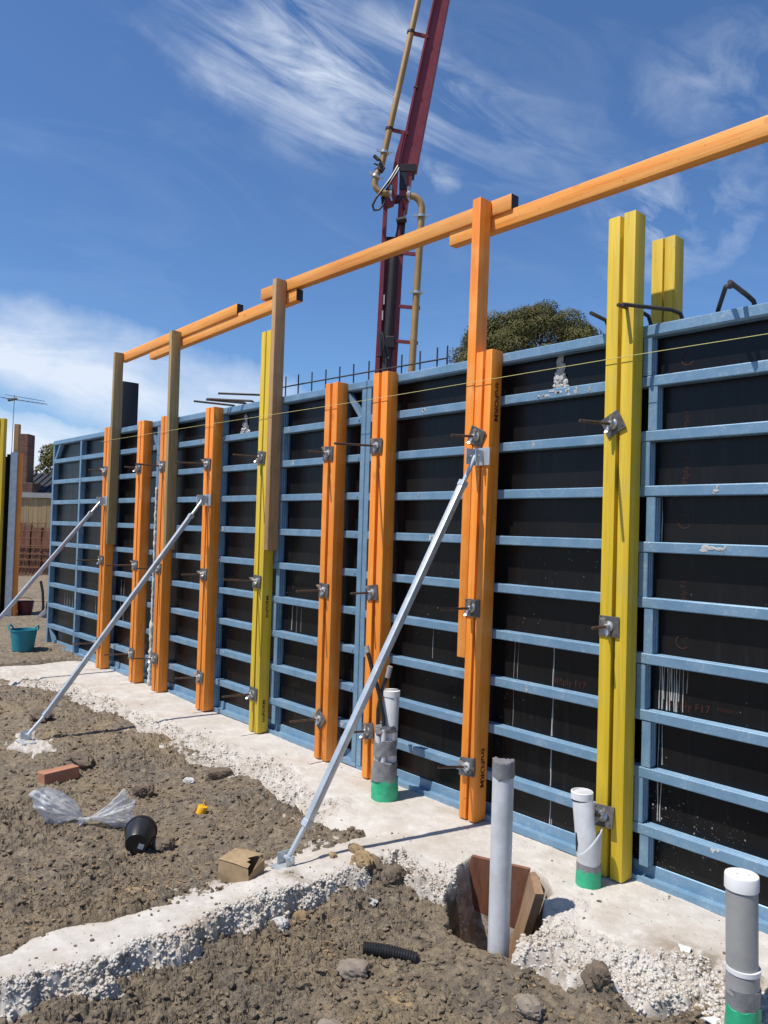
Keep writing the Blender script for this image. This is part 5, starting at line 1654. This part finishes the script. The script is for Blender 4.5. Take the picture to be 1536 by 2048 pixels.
# ------------------------------------------------------------------ concrete pump boom
FB = 11.2
t = thing('pump_boom', FR(-2.72, FB, 0.0), 'dark red concrete pump boom with an ochre delivery pipe rising behind the wall', 'boom')
def slab_arm(name, m, pts0, pts1, f0, f1, z_off=None, bev=0.01):
    """arm with left and right edges given as (r, z) at its lower and upper end"""
    (l0, r0, z0), (l1, r1, z1) = pts0, pts1
    q = MB()
    q.hull([FR(l0, f0, z0), FR(r0, f0, z0), FR(r0, f1, z0), FR(l0, f1, z0)], [FR(l1, f0, z1), FR(r1, f0, z1), FR(r1, f1, z1), FR(l1, f1, z1)])
    return q.build(name, m, t, bevel=bev)
# lower arm: two side plates with a recess and a ram between them
hb(MB(), -3.1, -2.1, FB - 0.3, FB + 0.8, -0.1, 1.2).build('pedestal', 'boom_red', t, bevel=0.03)
slab_arm('lower_arm', 'boom_red', (-2.865, -2.505, 1.2), (-2.735, -2.36, 6.60), FB + 0.10, FB + 0.42)
slab_arm('arm_flange', 'boom_red', (-2.875, -2.775, 1.2), (-2.742, -2.665, 7.42), FB - 0.02, FB + 0.12)
slab_arm('arm_flange', 'boom_red', (-2.700, -2.505, 1.2), (-2.590, -2.365, 6.55), FB + 0.0, FB + 0.12)
slab_arm('arm_plate', 'boom_dark', (-2.595, -2.375, 6.5), (-2.445, -2.335, 7.22), FB + 0.0, FB + 0.14)
slab_arm('arm_plate', 'boom_dark', (-2.735, -2.50, 6.45), (-2.700, -2.46, 6.93), FB + 0.16, FB + 0.36)
q = MB()
q.tube([FR(-2.615, FB + 0.0, 4.3), FR(-2.525, FB + 0.0, 6.5)], 0.085, 14)
q.build('ram', 'boom_dark', t, smooth=True)
q = MB().tube([FR(-2.46, FB + 0.05, 6.6), FR(-2.405, FB + 0.05, 7.75)], 0.055, 12)
q.build('ram_rod', 'boom_red', t, smooth=True)
MB().tube([FR(-2.50, FB - 0.06, 7.12), FR(-2.33, FB - 0.06, 7.16)], 0.055, 12).build('knuckle_pin', 'boom_dark', t, smooth=True)
MB().tube([FR(-2.78, FB + 0.05, 7.52), FR(-2.30, FB + 0.05, 7.58)], 0.075, 14).build('knuckle_pin', 'boom_dark', t, smooth=True)
# knuckle plates and upper arm
q = MB()
kp = [(-2.735, 7.40), (-2.66, 7.38), (-2.56, 7.42), (-2.50, 7.62), (-2.49, 8.20), (-2.40, 8.75), (-2.44, 8.75), (-2.555, 8.30), (-2.60, 8.0), (-2.70, 7.70)]
q.hull([FR(a_, FB - 0.04, z_) for a_, z_ in kp], [FR(a_, FB + 0.05, z_) for a_, z_ in kp])
q.build('knuckle_plate', 'boom_red', t)
kp = [(-2.47, 7.72), (-2.36, 7.35), (-2.31, 7.40), (-2.24, 8.05), (-2.20, 8.20), (-2.47, 8.16)]
q = MB().hull([FR(a_, FB - 0.02, z_) for a_, z_ in kp], [FR(a_, FB + 0.30, z_) for a_, z_ in kp])
q.build('knuckle_plate', 'boom_red', t)
hb(MB(), -2.46, -2.33, FB - 0.035, FB + 0.1, 7.70, 8.02).build('recess', 'boom_dark', t)
hb(MB(), -2.47, -2.20, FB - 0.04, FB + 0.32, 8.03, 8.16).build('band', 'boom_dark', t)
slab_arm('upper_arm', 'boom_red', (-2.475, -2.155, 8.15), (-1.61, -1.385, 13.0), FB + 0.02, FB + 0.36)
slab_arm('arm_flange', 'boom_red', (-2.505, -2.465, 8.15), (-1.635, -1.60, 13.0), FB - 0.03, FB + 0.08, bev=0.004)
for z_, r0 in ((9.55, -2.215),):
    MB().tube([FR(r0 - 0.05, FB, z_), FR(r0 + 0.02, FB, z_)], 0.035, 8).build('lug', 'boom_dark', t)
# delivery pipe
MB().tube([FR(-2.345, FB - 0.05, 1.0), FR(-2.155, FB - 0.05, 4.5), FR(-2.065, FB - 0.05, 7.18)], 0.062, 16).build('delivery_pipe', 'pipe_ochre', t, smooth=True)
el_ = [FR(-2.065, FB - 0.05, 7.18), FR(-2.058, FB - 0.05, 7.32)]
for k in range(1, 8):
    a_ = R(90) * k / 8
    el_.append(FR(-2.058 - 0.20 * (1 - math.cos(a_)), FB - 0.05, 7.34 + 0.24 * math.sin(a_)))
el_.append(FR(-2.34, FB - 0.05, 7.59))
MB().tube(el_, 0.058, 14).build('elbow', 'pipe_ochre', t, smooth=True)
MB().tube([FR(-2.80, FB - 0.05, 8.08), FR(-2.775, FB - 0.05, 8.20), FR(-1.87, FB - 0.05, 13.0)], 0.055, 16).build('delivery_pipe', 'pipe_ochre', t, smooth=True)
el_ = [FR(-2.80, FB - 0.05, 8.10), FR(-2.885, FB - 0.05, 7.92)]
for k in range(0, 9):
    a_ = R(175) + R(80) * k / 8
    el_.append(FR(-2.70 + 0.205 * math.cos(a_), FB - 0.05, 7.80 + 0.19 * math.sin(a_)))
el_.append(FR(-2.60, FB - 0.04, 7.60))
MB().tube(el_, 0.055, 14).build('elbow', 'pipe_ochre', t, smooth=True)
def clamp(p, d, r_):
    p, d = Vector(p), Vector(d).normalized()
    q = MB().tube([p - d * 0.028, p - d * 0.02, p + d * 0.02, p + d * 0.028], [r_, r_ + 0.028, r_ + 0.028, r_], 16)
    s_ = d.cross(Fh).normalized()
    q.bar(p + s_ * (r_ + 0.01) - Fh * 0.04, p + s_ * (r_ + 0.085) - Fh * 0.04, 0.03, 0.045)
    q.bar(p - s_ * (r_ + 0.01) - Fh * 0.04, p - s_ * (r_ + 0.08) - Fh * 0.04 + d * 0.03, 0.025, 0.03)
    q.build('clamp', 'cast_steel', t, smooth=True)
up_d = FR(0.9, 0, 4.8)
clamp(FR(-2.745, FB - 0.05, 8.34), up_d, 0.055)
clamp(FR(-2.885, FB - 0.05, 7.90), FR(0.1, 0, 0.2), 0.055)
clamp(FR(-2.62, FB - 0.045, 7.605), FR(1, 0, 0), 0.055)
clamp(FR(-2.30, FB - 0.05, 7.59), FR(1, 0, 0), 0.055)
clamp(FR(-2.062, FB - 0.05, 7.22), FR(0.05, 0, 1), 0.06)
clamp(FR(-2.10, FB - 0.05, 5.86), FR(0.05, 0, 1), 0.06)
q = MB()
for k in range(12):
    a_ = rnd.uniform(0, 6.28)
    c_ = FR(-2.83 + rnd.uniform(-0.05, 0.05), FB - 0.10 + rnd.uniform(-0.05, 0.05), 8.06 + rnd.uniform(-0.10, 0.10))
    q.tube([c_, c_ + Rh * rnd.uniform(-0.09, 0.09) + Vector((0, 0, rnd.uniform(-0.05, 0.12)))], rnd.uniform(0.015, 0.035), 6)
q.build('safety_chain', 'rebar_steel', t)
# brackets between pipe and arms
for z_, ra_, rb_ in ((6.55, -2.40, -2.12), (5.60, -2.42, -2.12), (4.98, -2.44, -2.14)):
    q = MB().bar(FR(ra_, FB, z_ + 0.03), FR(rb_ + 0.08, FB - 0.02, z_), 0.05, 0.055)
    q.build('bracket', 'boom_red', t)
for z_ in (8.75, 10.50, 12.2):
    k = (z_ - 8.15) / 4.85
    la = -2.475 + (-1.61 + 2.475) * k
    pp = -2.785 + (-1.87 + 2.785) * (z_ - 8.15) / 4.85
    MB().bar(FR(pp - 0.07, FB - 0.04, z_ + 0.03), FR(la + 0.03, FB, z_ - 0.03), 0.05, 0.05).build('bracket', 'boom_red', t)
    MB().tube([FR(pp - 0.004, FB - 0.05, z_ + 0.0), FR(pp + 0.004, FB - 0.05, z_ + 0.04)], 0.066, 14).build('strap', 'boom_dark', t, smooth=True)
# hoses
MB().tube([FR(-2.50, FB - 0.08, 8.10), FR(-2.62, FB - 0.12, 7.86), FR(-2.78, FB - 0.14, 7.62), FR(-2.875, FB - 0.14, 7.48), FR(-2.93, FB - 0.13, 7.36), FR(-2.90, FB - 0.12, 7.28), FR(-2.82, FB - 0.12, 7.29), FR(-2.74, FB - 0.11, 7.38), FR(-2.70, FB - 0.10, 7.5)], 0.020, 8).build('hose', 'black_plastic', t, smooth=True)
MB().tube([FR(-2.48, FB - 0.09, 8.05), FR(-2.60, FB - 0.13, 7.82), FR(-2.70, FB - 0.12, 7.64)], 0.018, 8).build('hose', 'black_plastic', t, smooth=True)
q = MB()
for k in range(9):
    a_ = rnd.uniform(-0.05, 0.05)
    q.tube([FR(-2.72 + a_, FB - 0.05, 5.15), FR(-2.68 + a_, FB - 0.10, 4.98), FR(-2.62 + a_ * 2, FB - 0.11, 4.86 - 0.03 * k), FR(-2.66 + a_, FB - 0.06, 4.74), FR(-2.76 + a_ * 0.4, FB - 0.05, 4.72)], 0.013, 6)
q.build('hose_bundle', 'black_plastic', t, smooth=True)
hb(MB(), -2.63, -2.47, FB - 0.10, FB + 0.02, 4.86, 5.08).build('valve_block', 'boom_dark', t, bevel=0.02)
for z_, r_a in ((5.65, -2.69), (5.37, -2.71)):
    hb(MB(), r_a, r_a + 0.022, FB - 0.025, FB - 0.005, z_, z_ + 0.17).build('pale_strip', 'label_white', t)
# @@END
